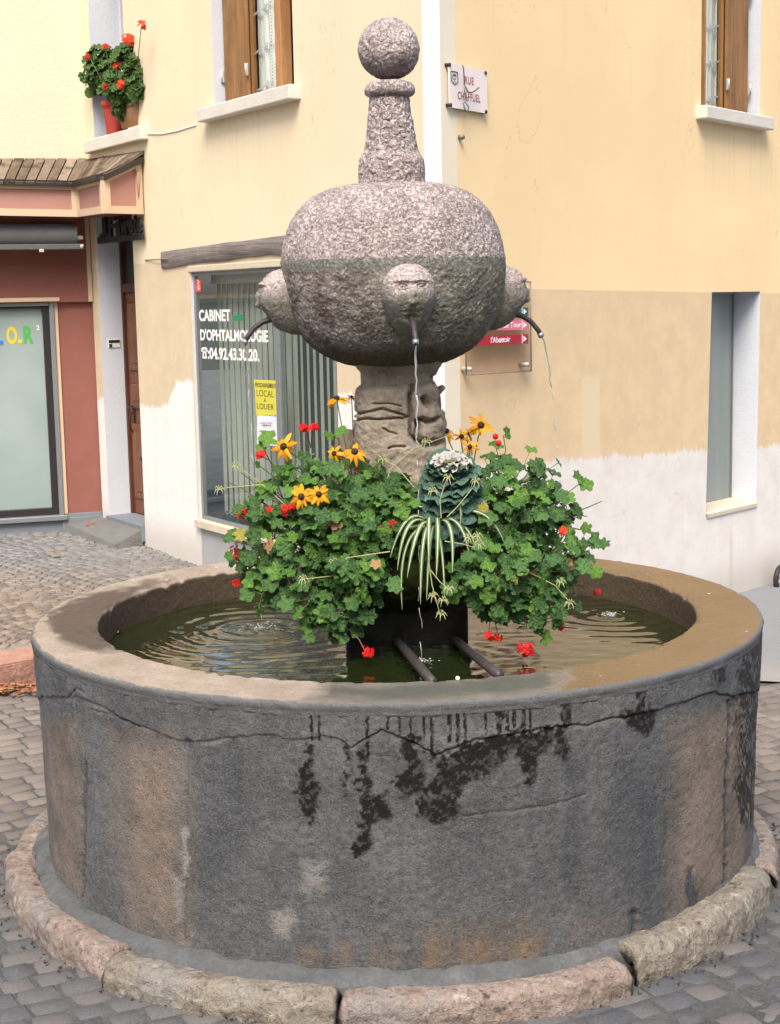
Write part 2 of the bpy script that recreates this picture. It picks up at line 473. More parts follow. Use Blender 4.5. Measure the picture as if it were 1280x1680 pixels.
simple('sticker_green', (0.02, 0.22, 0.09), .5, var=.1)
simple('film_yellow', (0.72, 0.62, 0.03), .45, var=.05)
simple('film_green', (0.10, 0.46, 0.08), .45, var=.05)
simple('film_blue', (0.05, 0.20, 0.62), .45, var=.05)
simple('enamel_white', (0.80, 0.70, 0.66), .35, var=.04, scale=6)
simple('sign_red', (0.40, 0.012, 0.03), .45, var=.06)
simple('sign_pink', (0.72, 0.16, 0.24), .45, var=.06)
simple('sign_green', (0.03, 0.11, 0.10), .45, var=.06)
simple('wire', (0.20, 0.19, 0.17), .5, .5)
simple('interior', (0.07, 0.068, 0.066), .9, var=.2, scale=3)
simple('blind_cloth', (0.45, 0.43, 0.365), .85, var=.06, scale=4)
simple('rubber', (0.02, 0.02, 0.021), .6, var=.2)
def glass_mat(name, tint=(1, 1, 1), rough=.01):
    m = bpy.data.materials.new(name); m.use_nodes = True; n = m.node_tree; n.nodes.clear()
    o = n.nodes.new('ShaderNodeOutputMaterial'); mx = n.nodes.new('ShaderNodeMixShader')
    tr = n.nodes.new('ShaderNodeBsdfTransparent'); gl = n.nodes.new('ShaderNodeBsdfGlossy')
    lw = n.nodes.new('ShaderNodeLayerWeight'); lw.inputs[0].default_value = 0.5
    pw_ = n.nodes.new('ShaderNodeMath'); pw_.operation = 'POWER'; pw_.inputs[1].default_value = 4.0; n.links.new(lw.outputs['Facing'], pw_.inputs[0])
    ma = n.nodes.new('ShaderNodeMath'); ma.operation = 'MULTIPLY_ADD'; ma.inputs[1].default_value = .62; ma.inputs[2].default_value = .04; n.links.new(pw_.outputs[0], ma.inputs[0])
    tr.inputs[0].default_value = (*tint, 1); gl.inputs['Roughness'].default_value = rough
    n.links.new(ma.outputs[0], mx.inputs[0]); n.links.new(tr.outputs[0], mx.inputs[1]); n.links.new(gl.outputs[0], mx.inputs[2]); n.links.new(mx.outputs[0], o.inputs[0])
    M[name] = m
simple('plexi_edge', (.30, .24, .19), .3)
glass_mat('glass', (.93, .96, .95)); glass_mat('plexi', (.96, .92, .90), .05)
def frosted():
    t = NT('frosted_film'); v = t.obj(); x, y, z = t.sep(v)
    f = t.noise(v, 1.3, 2)
    t.p(Base_Color=t.mix(t.mapr(f, .3, .7), (.27, .345, .33), (.35, .42, .41)), Roughness=.22, Specular_IOR_Level=.5); M['frosted_film'] = t.m
    t = NT('frosted_grey'); v = t.obj(); f = t.noise(t.scale(v, (8, 1, .6)), 1, 3)
    t.p(Base_Color=t.mix(f, (.16, .19, .18), (.27, .30, .28)), Roughness=.2, Specular_IOR_Level=.5); M['frosted_grey'] = t.m
frosted()
def lace():
    t = NT('lace_curtain'); v = t.obj(); x, y, z = t.sep(v)
    fold = t.wave(t.scale(v, (1, 0, 0.06)), 4.5, 1.5, 2)
    ow = t.noise(v, 400, 2)
    t.p(Base_Color=t.mix(fold, (.70, .67, .64), (1.0, .97, .93)), Roughness=.9, Specular_IOR_Level=.1)
    # open weave: small real gaps in the cloth
    t.p(Alpha=t.mth('MAXIMUM', t.mapr(t.mth('ADD', fold, t.mth('MULTIPLY', ow, .8)), .45, .9), .88))
    M['lace_curtain'] = t.m
lace()
simple('lace_solid', (.82, .82, .84), .9, var=.05)
def terracotta(name, a): simple(name, a, .75, var=.2, scale=14, bumpd=.002, bscale=80, spec=.25)
terracotta('pot_red', (.40, .055, .04)); terracotta('pot_clay', (.38, .20, .10))

# ------------------------------------------------------------------ corner building
cb = thing('corner_building', 'cream and ochre plastered corner building with a ground floor practice window', 'building', (0.282, 2.429, 0.0))
def on_cb(name, fr, mb, mats, parent=None, kind=None, label=None):
    """part of the corner building given in facade coordinates"""
    par = parent or cb
    o = link(name, mb.mesh(name, mats), par, kind, label)
    if par is cb:
        o.location = Vector(fr.o) - Vector((0.282, 2.429, 0)); o.rotation_euler = (0, 0, fr.ang)
    return o
ZSILL, ZTOP, HWALL = 3.15, 4.85, 6.6
def xat(fr, px, py): return fr.px(px, py)[0]
K0 = -0.865
x1a, x1b = xat(LF, 350, 110), xat(LF, 481.6, 90)            # window over the practice
x2a, x2b = xat(LF, 319, 600), xat(LF, 553, 620)             # practice window
z2t, z2b = LF.px(318, 447)[1], LF.px(326, 851)[1]
xda = xat(LF, 168, 600); xfa = xat(LF, 149, 100)
rect = lambda a, b, c, d: [(a, c), (b, c), (b, d), (a, d)]
mb = wall_with_holes(rect(K0, LEN_L, -1.2, HWALL),
    [rect(x1a, x1b, ZSILL, ZTOP), rect(x2a, x2b, z2b, z2t), rect(xda, -.004, 0.24, 2.62), rect(xfa, -.004, ZSILL, ZTOP)], [.2, .05, .2, .3], .35, (0, 1))
on_cb('wall', LF, mb, ['plaster_left', 'jamb_white'])
x3a, x3b = xat(RF, 1150.5, 120), xat(RF, 1247.5, 120)
niche = [RF.px(1158, 843), RF.px(1240.5, 824), RF.px(1247.5, 478.2), RF.px(1168, 479.2)]
mb = wall_with_holes(rect(0.0, 9.0, -1.2, HWALL), [rect(x3a, x3b, ZSILL - .05, ZTOP), niche], [.2, .2], .35, (0, 3))
on_cb('wall', RF, mb, ['plaster_right', 'jamb_white'])
# roof and rear so that the building is closed
e1, e2 = LF.w(K0, 0, 0), RF.w(9.0, 0, 0); far = np.array([e1[0] + 6.5, e1[1] + 6.0, 0])
mb = MB(); mb.add([LF.w(K0, 0, HWALL), LF.w(LEN_L, 0, HWALL), RF.w(9.0, 0, HWALL), far + [0, 0, HWALL], (LF.w(LEN_L, 0, 0) + far) / 2 + [0, 0, HWALL + 1.6]],
                 [(0, 1, 4), (1, 2, 4), (2, 3, 4), (3, 0, 4)])
simple('roof_tiles', (.22, .13, .09), .9, var=.3, scale=9, bumpd=.02, bscale=12)
mb.build('roof', 'roof_tiles', cb)

def sill(fr, x0, x1, zt, h, proj, mat, par, bev=.008):
    m = MB(); m.box(x0, x1, -proj, .10, zt - h, zt, bev=bev); return on_cb('sill', fr, m, mat, par)
def framed(mb, x0, x1, z0, z1, w, y0, y1, mi=0):
    mb.box(x0, x1, y0, y1, z0, z0 + w, mi, .004); mb.box(x0, x1, y0, y1, z1 - w, z1, mi, .004)
    mb.box(x0, x0 + w, y0 + .001, y1 - .001, z0 + w, z1 - w, mi, .004); mb.box(x1 - w, x1, y0 + .001, y1 - .001, z0 + w, z1 - w, mi, .004)
def lace_cloth(par, x0, x1, y, z0, z1, mirror=False):
    n, r = 60, 30
    X = np.linspace(0, 1, n); Z = np.linspace(z0, z1, r)
    V = np.zeros((r, n, 3)); V[..., 0] = x0 + (x1 - x0) * X[None]; V[..., 2] = Z[:, None]
    V[..., 1] = y + .012 * np.sin(X * 26 + 1.0)[None] + .006 * np.sin(X * 61)[None]
    m = MB(); m.grid(V); on_cb('curtain', LF, m, 'lace_curtain', par)
    # embroidered sprigs and a line of eyelets, standing on the cloth
    e = MB(); hole = MB()
    w = x1 - x0
    for zz in np.arange(z0 + .06, z1, .235):
        for k, fx in enumerate((.22, .5, .9)):
            cx = x0 + w * (1 - fx if mirror else fx); cz = zz + .03 * k
            for a in np.arange(0, 6.28, 6.28 / 5):
                px_, pz_ = cx + .013 * math.cos(a), cz + .013 * math.sin(a)
                ring = [(px_ + .008 * math.cos(b), y - .019, pz_ + .010 * math.sin(b)) for b in np.arange(0, 6.2, 6.283 / 7)]
                e.add(ring, [tuple(range(7))])
        e.add([(x0, y - .021, zz - .008), (x1, y - .021, zz + .05), (x1, y - .021, zz + .065), (x0, y - .021, zz + .007)], [(0, 1, 2, 3)])
    hx = x0 + w * (.2 if mirror else .72)
    for zz in np.arange(z0 + .03, z1, .02):
        ring = [(hx + .0045 * math.cos(b), y - .023, zz + .006 * math.sin(b)) for b in np.arange(0, 6.2, 6.283 / 6)]
        hole.add(ring, [tuple(range(6))])
    on_cb('embroidery', LF, e, 'lace_solid', par, 'stuff'); on_cb('eyelets', LF, hole, 'interior', par, 'stuff')
def upper_window(fr, x0, x1, zt, shutter_px, frame_px, right_side):
    """casement with a folded board shutter on one side and a lace curtain behind the glass"""
    z0, z1 = zt, ZTOP
    sx = sorted((fr.px(shutter_px[0], 90, .07)[0], fr.px(shutter_px[1], 90, .07)[0]))
    fx = sorted((fr.px(frame_px[0], 90, .16)[0], fr.px(frame_px[1], 90, .16)[0]))
    m = MB()
    framed(m, fx[0], fx[1], z0 + .005, z1, .034, .145, .19)
    win = on_cb('window', fr, m, 'wood_frame')
    m = MB()
    if right_side == 0:      # mouldings on the jamb side of the glass
        for i, (a, b, dy) in enumerate(((.004, .026, .142), (.032, .046, .155), (.052, .085, .125))): m.box(fx[1] + a, min(fx[1] + b, x1 - .004), dy, .20, z0 + .004, z1, 0, .004)
    else:
        m.box(max(x0 + .003, fx[0] - .02), fx[0] - .003, .12, .20, z0 + .004, z1, 0, .003)
    on_cb('moulding', fr, m, 'wood_frame', win)
    m = MB(); m.box(fx[0] + .03, fx[1] - .03, .163, .167, z0 + .045, z1 - .04); on_cb('pane', fr, m, 'glass', win)
    lace_cloth(win, fx[0] + .03, fx[1] - .03, .195, z0 + .02, z1, right_side == 1)
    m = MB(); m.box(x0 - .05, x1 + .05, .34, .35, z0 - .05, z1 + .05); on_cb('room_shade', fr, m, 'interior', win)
    # dark boards added to fill the shaded gap between shutter and casement
    g = (sx[1] + .004, fx[0] - .004) if right_side == 0 else (fx[1] + .004, sx[0] - .004)
    if g[1] - g[0] > .01:
        m = MB(); n = 3; w = (g[1] - g[0]) / n
        for i in range(n): m.box(g[0] + i * w, g[0] + (i + 1) * w - .004, .085 + .012 * (i % 2), .19, z0 + .004, z1, 0, .003)
        on_cb('dark_gap_fill', fr, m, 'wood_dark', win)
    nb = 5; w = (sx[1] - sx[0]) / nb
    proto = None
    for i in range(nb):
        if proto is None:
            m = MB(); m.box(0, w - .003, 0, .022, 0, z1 - z0 - .006, 0, .003); proto = m.mesh('shutter_board', 'wood_shutter')
        o = link('shutter_board', proto, win); o.location = (sx[0] + i * w, .07 + random.uniform(0, .002), z0 + .004)
    for hx in (sx[0] - .008, sx[1] + .006):
        for hz in (.16, .80, 1.4):
            m = MB(); m.box(hx - .012, hx + .012, .058, .069, z0 + hz, z0 + hz + .075, 0, .002); m.tube([(hx, .055, z0 + hz), (hx, .055, z0 + hz + .075)], .006, 8)
            on_cb('hinge', fr, m, 'hinge_grey', win)
    return win, sx, fx
w1, s1, f1 = upper_window(LF, x1a, x1b, ZSILL, (367, 405), (411, 459), 0)
sx0, sx1 = LF.px(323, 186, -.08)[0], LF.px(474, 149, -.08)[0]
sill(LF, sx0, sx1, ZSILL, .085, .08, 'stone_sill', w1)
w3, s3, f3 = upper_window(RF, x3a, x3b, ZSILL - .05, (1194, 1228), (1150, 1187), 1)
sx0, sx1 = RF.px(1160, 184, -.08)[0], RF.px(1271, 206, -.08)[0]
sill(RF, sx0, sx1, ZSILL - .05, .085, .08, 'stone_sill', w3)

# narrow window with a frosted pane
m = MB(); ys = .2
q = [RF.px(1158, 843), RF.px(1240.5, 824), RF.px(1247.5, 478.2), RF.px(1168, 479.2)]
m.quadprism([(q[0][0] - .02, q[0][1] - .02), (q[1][0] + .02, q[1][1] - .02), (q[2][0] + .02, q[2][1] + .02), (q[3][0] - .02, q[3][1] + .02)], ys, ys + .03)
nw = on_cb('window', RF, m, 'frosted_grey')
m = MB(); m.add([(q[0][0], -.012, q[0][1] - .004), (q[1][0], -.012, q[1][1] - .004), (q[1][0], ys - .002, q[1][1] + .022), (q[0][0], ys - .002, q[0][1] + .022),
                 (q[0][0], -.012, q[0][1] - .03), (q[1][0], -.012, q[1][1] - .03)], [(0, 1, 2, 3), (4, 5, 1, 0)])
on_cb('sill', RF, m, 'sill_cream', nw)
m = MB(); m.box(q[3][0] + .004, q[2][0] - .004, ys - .012, ys - .002, q[3][1] - .02, q[3][1] - .002); m.box(q[1][0] - .012, q[1][0] - .004, ys - .012, ys - .002, q[1][1] + .03, q[3][1] - .02)
on_cb('frame', RF, m, 'aluminium', nw)

# practice window: frame, two panes, blind slats, lettering
m = MB(); framed(m, x2a + .003, x2b - .003, z2b + .003, z2t - .003, .022, .012, .048)
xm = LF.px(459, 650, .02)[0]
m.box(xm - .03, xm + .03, .008, .05, z2b + .025, z2t - .025, 0, .004)
pw = on_cb('practice_window', LF, m, 'aluminium')
for a, b in ((x2a + .025, xm - .03), (xm + .03, x2b - .025)):
    m = MB(); m.box(a, b, .022, .027, z2b + .025, z2t - .025); on_cb('pane', LF, m, 'glass', pw)
m = MB(); m.box(x2a - .03, x2b + .03, -.035, .049, z2b - .055, z2b + .002, 0, .006); on_cb('sill', LF, m, 'sill_cream', pw)
m = MB(); m.box(x2a - .025, x2b + .02, -.012, .049, z2t + .002, z2t + .045, 0, .005); m.box(x2a - .022, x2a - .001, -.006, .04, z2b + .01, z2t, 0, .003)
on_cb('surround', LF, m, 'sill_cream', pw)
proto = None; bx = x2a + .03
i = 0
while bx < x2b - .08:
    if proto is None:
        V = np.zeros((12, 5, 3)); zz = np.linspace(z2b + .05, z2t - .08, 12)
        for j in range(5): V[:, j, 0] = (j - 2) * .0222; V[:, j, 1] = .006 * (1 - ((j - 2) / 2) ** 2)
        V[..., 2] = zz[:, None]; m = MB(); m.grid(V); proto = m.mesh('blind_slat', 'blind_cloth')
    o = link('blind_slat', proto, pw); o.location = (bx + .045, .17, 0)
    o.rotation_euler = (0, 0, math.radians(random.uniform(-10, -2) if bx < xm - .05 else random.uniform(-21, -15)))
    bx += .082; i += 1
m = MB(); m.box(x2a, x2b, .15, .19, z2t - .08, z2t - .01); on_cb('blind_rail', LF, m, 'white_plastic', pw)
m = MB()
for k in range(24):
    a = x2a + .05 + k * .07
    m.tube([(a + .07 * t, .17, z2b + .05 - .018 * math.sin(math.pi * t)) for t in np.linspace(0, 1, 6)], .0015, 4)
on_cb('bead_chain', LF, m, 'white_plastic', pw)
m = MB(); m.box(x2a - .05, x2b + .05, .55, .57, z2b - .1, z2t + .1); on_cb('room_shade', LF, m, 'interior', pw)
def on_glass(name, body, pa, pb, hpx, mat='letter_white', bold=.012, par=pw, fr=LF, y=.0195, spacing=1.0):
    """text whose baseline runs between two measured points"""
    xa, za = fr.px(pa[0], pa[1], y); xb, zb = fr.px(pb[0], pb[1], y)
    h = fr.px(pa[0], pa[1] - hpx, y)[1] - za
    return place_text(name, body, par, xa, y, za, h, mat, xb - xa, bold=bold, rot=0.0, spacing=spacing)
on_glass('lettering', 'CABINET', (327, 526), (378, 526.5), 18.5, bold=.035)
on_glass('lettering', "D'OPHTALMOLOGIE", (329, 557.5), (440, 559), 18.5, bold=.035)
on_glass('lettering', ':04.92.43.30.20.', (341.5, 588), (425.5, 590), 19, bold=.035)
# telephone pictogram before the number
xa, za = LF.px(331, 588, .0195); xb, _ = LF.px(341, 588, .0195); h = .085; w = xb - xa
m = MB()
def flat(mb, pts, y=.0195): mb.add([(x, y, z) for x, z in pts], [tuple(range(len(pts)))])
flat(m, [(xa + w * .12, za), (xa + w * .88, za), (xa + w * .78, za + h * .5), (xa + w * .62, za + h * .62), (xa + w * .38, za + h * .62), (xa + w * .22, za + h * .5)])
flat(m, [(xa, za + h * .55), (xa + w * .24, za + h * .55), (xa + w * .26, za + h * .72), (xa + w * .74, za + h * .72), (xa + w * .76, za + h * .55), (xa + w, za + h * .55), (xa + w, za + h * .75), (xa + w * .8, za + h * .9), (xa + w * .2, za + h * .9), (xa, za + h * .75)])
on_cb('lettering', LF, m, 'letter_white', pw)
m = MB(); cx_, cz_ = xa + w * .5, za + h * .3; flat(m, [(cx_ + .012 * math.cos(a), cz_ + .014 * math.sin(a)) for a in np.arange(0, 6.28, .6283)], .0185); on_cb('lettering', LF, m, 'interior', pw)
# reinforced oak lintel above
x0, za = LF.px(267, 427); x1 = xat(LF, 478, 400) + .6
n, r = 90, 10
def lint(u, v):
    return None
V = []
for i in range(n):
    u = i / (n - 1); x = x0 + (x1 - x0) * u
    zt = 2.262 + .05 * u + .005 * (vnoise(np.array([[x * 5, 1, 0]]))[0] - .5) * 2; zb = 2.150 + .05 * u + .007 * (vnoise(np.array([[x * 7, 5, 0]]))[0] - .5) * 2
    ring = [(x, .03, zt), (x, -.010, zt - .001), (x, -.013, zt - .004), (x, -.014, (zt + zb) / 2), (x, -.013, zb + .004), (x, -.010, zb + .001), (x, .03, zb)]
    V.append(ring)
V = np.array(V); P = V.reshape(-1, 3)
P[:, 1] -= .008 * (fbm(P * (6, 20, 60), 4) - .5) * (P[:, 1] < 0); V = P.reshape(V.shape)
m = MB(); m.grid(V); m.add(V[0], [tuple(range(7))]); m.add(V[-1], [tuple(range(7))[::-1]])
on_cb('lintel', LF, m, 'weathered_wood')
m = MB(); xw, zw = LF.px(239, 427); m.tube([(xw, -.004, zw), (x0 + .14, -.026, za + .005)], .004, 6); on_cb('tie_rod', LF, m, 'wire')
m = MB(); m.tube([(*[LF.px(px_, py_, -.004)[0]], -.004, LF.px(px_, py_, -.004)[1]) for px_, py_ in ((241, 220), (265, 220), (290, 215), (322, 205))], .004, 6); on_cb('cable', LF, m, 'white_plastic')

# front door in its reveal
dx0 = xda; dz0, dz1 = .24, 2.62; yd = .18
zl = LF.px(225, 475, yd)[1]; ztr = LF.px(225, 404, yd)[1]
m = MB(); m.box(dx0 + .002, dx0 + .03, yd, yd + .07, dz0 + .006, dz1 - .003, 0, .004); m.box(-.05, -.006, yd, yd + .07, dz0, dz1 - .003, 0, .004)
m.box(dx0 + .03, -.05, yd + .002, yd + .06, zl - .02, zl + .05, 0, .006); m.box(dx0 + .03, -.05, yd + .002, yd + .06, dz1 - .06, dz1 - .004, 0, .004)
door = on_cb('door', LF, m, 'wood_dark')
m = MB(); m.box(dx0 + .032, -.052, yd + .03, yd + .036, zl + .05, dz1 - .06); on_cb('transom_pane', LF, m, 'black_frame', door)
m = MB(); m.box(dx0 + .032, -.052, yd + .025, yd + .06, dz0 + .01, zl - .022, 0, .003)
on_cb('leaf', LF, m, 'wood_door', door)
a, b = dx0 + .085, -.09; H_ = zl - .03 - dz0
for z0_, z1_ in ((.06, .42), (.47, .60), (.64, .96), (.985, 1.0)):
    if z1_ == 1.0: continue
    m = MB(); za_, zb_ = dz0 + .03 + z0_ * H_, dz0 + z1_ * H_
    m.box(a, b, yd + .008, yd + .024, za_, zb_, 0, .01); m.box(a + .05, b - .05, yd + .001, yd + .0075, za_ + .06, max(zb_ - .06, za_ + .09), 0, .004)
    on_cb('door_panel', LF, m, 'wood_door', door)
m = MB(); hx, hz = LF.px(214, 668, yd - .01)
m.box(hx - .012, hx + .012, yd + .012, yd + .024, hz - .20, hz + .06, 0, .004)
m.tube([(hx, yd + .012, hz), (hx, yd - .03, hz), (hx + .03, yd - .035, hz + .005), (hx + .09, yd - .03, hz - .006)], .008, 8)
m.tube([(hx, yd + .01, hz - .04), (hx - .005, yd - .02, hz - .08), (hx - .006, yd - .022, hz - .16), (hx, yd + .01, hz - .2)], .006, 8)
on_cb('handle', LF, m, 'dark_metal', door)
m = MB(); hx, hz = LF.px(233, 752, yd); m.tube([(hx, yd + .022, hz), (hx, yd - .01, hz)], .018, 12); on_cb('knob', LF, m, 'dark_metal', door)
m = MB(); m.box(dx0 + .004, -.006, -.03, yd + .08, .12, dz0 + .004, 0, .003); on_cb('threshold', LF, m, 'grey_plinth', door)
bx0, bz0 = LF.px(172, 573, .03); 
# intercom on the reveal
m = MB(); X = dx0 + .001
m.box(X, X + .006, .055, .155, LF.px(180, 570, .1)[1], LF.px(180, 557, .1)[1] + .004, 0, .002); ic = on_cb('intercom', LF, m, 'white_plastic', door)
m = MB(); m.box(X + .006, X + .009, .06, .15, LF.px(180, 562, .1)[1], LF.px(180, 558, .1)[1] + .002); m.box(X + .006, X + .010, .062, .085, LF.px(180, 569, .1)[1], LF.px(180, 564, .1)[1]); on_cb('intercom_slot', LF, m, 'dark_metal', door)
# window over the door with white reveal
m = MB(); ya = .27
gx = LF.px(205, 100, ya)[0]; gx2 = LF.px(222, 100, ya)[0]
m.box(gx, gx + .05, ya, ya + .06, ZSILL + .003, ZTOP - .003, 0, .005); m.box(gx + .055, gx2, ya + .015, ya + .06, ZSILL + .003, ZTOP - .003, 0, .005)
m.box(gx, -.006, ya + .002, ya + .05, ZSILL + .003, ZSILL + .06, 0, .005)
fw = on_cb('window', LF, m, 'wood_dark')
m = MB(); m.box(gx2, -.006, ya + .03, ya + .036, ZSILL + .06, ZTOP - .02); on_cb('pane', LF, m, 'frosted_film', fw)
sx0, sx1 = LF.px(136, 229, -.06)[0], LF.px(229, 204, -.06)[0]
sill(LF, sx0, sx1 + .01, ZSILL, .095, .06, 'stone_sill', fw)
m = MB(); m.box(xfa - .05, .02, .30, .32, ZSILL - .05, ZTOP + .05); m.box(xfa - .002, gx, .25, .299, ZSILL + .002, ZTOP); on_cb('reveal_back', LF, m, 'jamb_white', fw)

# ------------------------------------------------------------------ shop building on the left
sb = thing('shop_building', 'cream house with a red shop front and boarded canopy', 'building', (-2.327, 6.591, 0.0))
def on_sb(name, fr, mb, mats, parent=None, kind=None):
    par = parent or sb
    o = link(name, mb.mesh(name, mats), par, kind)
    if par is sb:
        o.location = Vector(fr.o) - Vector((-2.327, 6.591, 0)); o.rotation_euler = (0, 0, fr.ang)
    return o
XL = -7.0
zs = lambda px, py, y=0: SF.px(px, py, y)
m = MB(); zc = zs(70, 262)[1]
m.box(XL, .05, 0, .4, zc - .25, HWALL); on_sb('wall', SF, m, 'cream_plaster')
m = MB(); m.add([SF.w(XL, 0, HWALL + .002), SF.w(.05, 0, HWALL + .002), SF.w(.05, 6, HWALL + .002), SF.w(XL, 6, HWALL + .002), SF.w(XL, 3, HWALL + 1.8), SF.w(.05, 3, HWALL + 1.8)],
                [(0, 1, 5, 4), (2, 3, 4, 5), (1, 2, 5), (3, 0, 4)]); m.build('roof', 'roof_tiles', sb)
# drain strip in the inner corner
m = MB(); xx = zs(143, 120)[0]; m.tube([(xx, -.02, zc), (xx, -.02, HWALL)], .016, 8); on_sb('pipe', SF, m, 'cream_plaster')
xg, xf, xal, xc, xr = (zs(p_, 670)[0] for p_ in (78, 89, 97.5, 103.5, 162.5))
zgt, zgb = zs(75, 506)[1], zs(80, 834)[1]
zpl = zs(130, 842)[1]; zf0 = zs(100, 496)[1]; zf1 = zc - .24
m = MB(); m.box(XL, .0, .02, .3, -.2, zpl, 0, .004); m.box(xal - .02, .0, .005, .0195, -.2, zpl - .03, 0, .004)
on_sb('plinth', SF, m, 'grey_plinth')
m = MB(); m.box(xc, xr, .03, .3, zpl, zf0); on_sb('panel', SF, m, 'red_paint')
m = MB(); m.box(xr, xr + .032, .015, .3, zpl + .001, zf0 - .001, 0, .003); on_sb('trim', SF, m, 'beige_trim')
m = MB(); m.box(xal, xc, .015, .3, zpl + .001, zf0 - .001, 0, .003); on_sb('trim', SF, m, 'beige_trim')
m = MB(); m.box(XL, -.035, -.02, .28, zf0, zf1 + .02, 0, .003); on_sb('fascia', SF, m, 'red_paint')
m = MB(); m.box(-.0345, -.001, -.028, .28, zf0 + .001, zf1 + .019, 0, .003); on_sb('trim', SF, m, 'beige_trim')
m = MB(); xt = zs(97, 492)[0]; m.box(XL, xt, -.045, -.021, zf0 + .008, zs(50, 488.5)[1], 0, .003); on_sb('trim', SF, m, 'beige_trim')
# shop window
m = MB()
m.box(xf, xal - .002, .0, .12, zgb - .06, zgt + .05, 0, .004); m.box(XL, xf - .001, .0, .12, zgt + .02, zgt + .05, 0, .004); m.box(XL, xal + .02, -.02, .12, zgb - .10, zgb - .061, 0, .004)
swin = on_sb('shop_window', SF, m, 'aluminium')
m = MB(); m.box(xg, xf - .001, .02, .13, zgb - .06, zgt + .02, 0, .003); m.box(XL, xg - .001, .02, .13, zgb - .06, zgb, 0, .003); m.box(XL, xg - .001, .02, .13, zgt, zgt + .019, 0, .003)
on_sb('frame', SF, m, 'black_frame', swin)
m = MB(); m.box(XL, xg + .002, .06, .07, zgb - .01, zgt + .01); on_sb('pane', SF, m, 'frosted_film', swin)
def film(body, pa, pb, hpx, mat): on_glass('lettering', body, pa, pb, hpx, mat, .04, swin, SF, .0585)
film('O', (11.5, 563.5), (29, 564), 29, 'film_yellow'); film('R', (39, 563), (56, 563), 29, 'film_green'); film('2', (60, 541), (65, 541), 8, 'letter_white')
for (a, b, c, d), mt in (((-2, 5, 559, 565.5), 'film_blue'), ((30.5, 36.5, 557, 563.5), 'film_yellow')):
    (ax, az), (bx_, bz) = zs(a, d, .058), zs(b, c, .058); m = MB(); m.box(ax, bx_, .0565, .0585, az, bz); on_sb('lettering', SF, m, mt, swin)
film('L', (-24, 564), (-6, 564), 29, 'film_blue')
# roller awning under the canopy
m = MB(); ya = -.22; (ax, az), (bx_, bz) = zs(-400, 385, ya), zs(124, 387, ya)
az0 = zs(60, 408, ya)[1]; az1 = zs(60, 365, ya)[1]; r_ = (az1 - az0) / 2; zc_ = (az0 + az1) / 2
prof = [(ya - .10 * math.cos(t) * (1 if abs(t) < 1.6 else .7), zc_ + r_ * math.sin(t)) for t in np.linspace(-2.2, 2.2, 14)]
V = np.array([[(x, y, z) for y, z in prof] for x in (ax, bx_)]); m.grid(V, True)
m.add([(bx_, y, z) for y, z in prof], [tuple(range(len(prof)))])
aw = on_sb('awning', SF, m, 'awning_grey')
m = MB(); m.box(ax, bx_ + .03, ya - .115, ya - .075, az0 - .012, az0 + .03, 0, .006); on_sb('front_rail', SF, m, 'awning_grey', aw)
m = MB(); m.box(bx_ - .02, bx_ + .05, ya - .06, ya + .02, zc_ - .035, zc_ - .005, 0, .004); on_sb('bracket', SF, m, 'hinge_grey', aw)
m = MB(); m.tube([(bx_ + .02, ya - .1, az0 + .01), (bx_ + .045, ya - .1, az0 + .01)], .02, 10); on_sb('end_cap', SF, m, 'hinge_grey', aw)
m = MB(); m.box(bx_ - .01, bx_ + .012, ya - .05, ya, zc_ + .01, zc_ + .06, 0, .003); on_sb('bracket', SF, m, 'hinge_grey', aw)
m = MB(); m.box(zs(62, 410, ya)[0], zs(70, 410, ya)[0], ya - .12, ya - .09, az0 - .03, az0 - .008, 0, .003); on_sb('pull_eye', SF, m, 'hinge_grey', aw)
m = MB(); m.box(bx_ - .3, bx_ - .25, ya, .0, zc_ - .02, zc_ + .03); on_sb('arm', SF, m, 'dark_metal', aw)
# canopy: fascia panels, soffit and roof boards
W3 = lambda fr, px, py, y: fr.w(fr.px(px, py, y)[0], y, fr.px(px, py, y)[1])
B0, B1, B2, B3 = W3(SF, -330, 348, -.42), W3(SF, 130, 356, -.38), W3(LF, 171, 350, -.33), W3(LF, 234, 351.5, -.015)
def atdepth(px, py, Pt): return ony(px, py, Pt[1])
T0, T1, T2, T3 = atdepth(-330, 290, B0), atdepth(130, 300, B1), atdepth(173, 289, B2), atdepth(233, 260, B3)
T1[:2] = B1[:2]; T2[:2] = B2[:2]; T3[:2] = B3[:2]; T0[:2] = B0[:2]
R0_, R1_, R2_ = W3(SF, -330, 262, 0), W3(SF, 145, 262, 0), W3(LF, 238, 249, 0)
soff = MB(); K3 = np.array([-2.327, 6.591, 0])
zb_ = lambda P, z: np.array([P[0], P[1], z])
back = [zb_(SF.w(SF.px(-330, 300)[0], -.03, 0), B0[2]), zb_(SF.w(-.02, -.03, 0), B1[2]), zb_(LF.w(-.01, 0.0, 0), B3[2])]
soff.add([B0 + [0, 0, .01], B1 + [0, 0, .01], B2 + [0, 0, .01], B3 + [0, 0, .01], back[2] + [0, 0, .012], back[1] + [0, 0, .012], back[0] + [0, 0, .012]], [(0, 1, 5, 6), (1, 2, 3, 4, 5)])
can = soff.build('canopy', 'red_paint', sb)
def panel3(P, mat, name, inset, out):
    """fascia panel: quad bottom-left, bottom-right, top-right, top-left given in the place, with a raised frame"""
    P = [np.array(p) for p in P]; n = np.cross(P[1] - P[0], P[3] - P[0]); n /= np.linalg.norm(n)
    return P, n
def slab(mb, P, n, t0, t1, mi=0):
    mb.hexa([p + n * t0 for p in P], [p + n * t1 for p in P], mi)
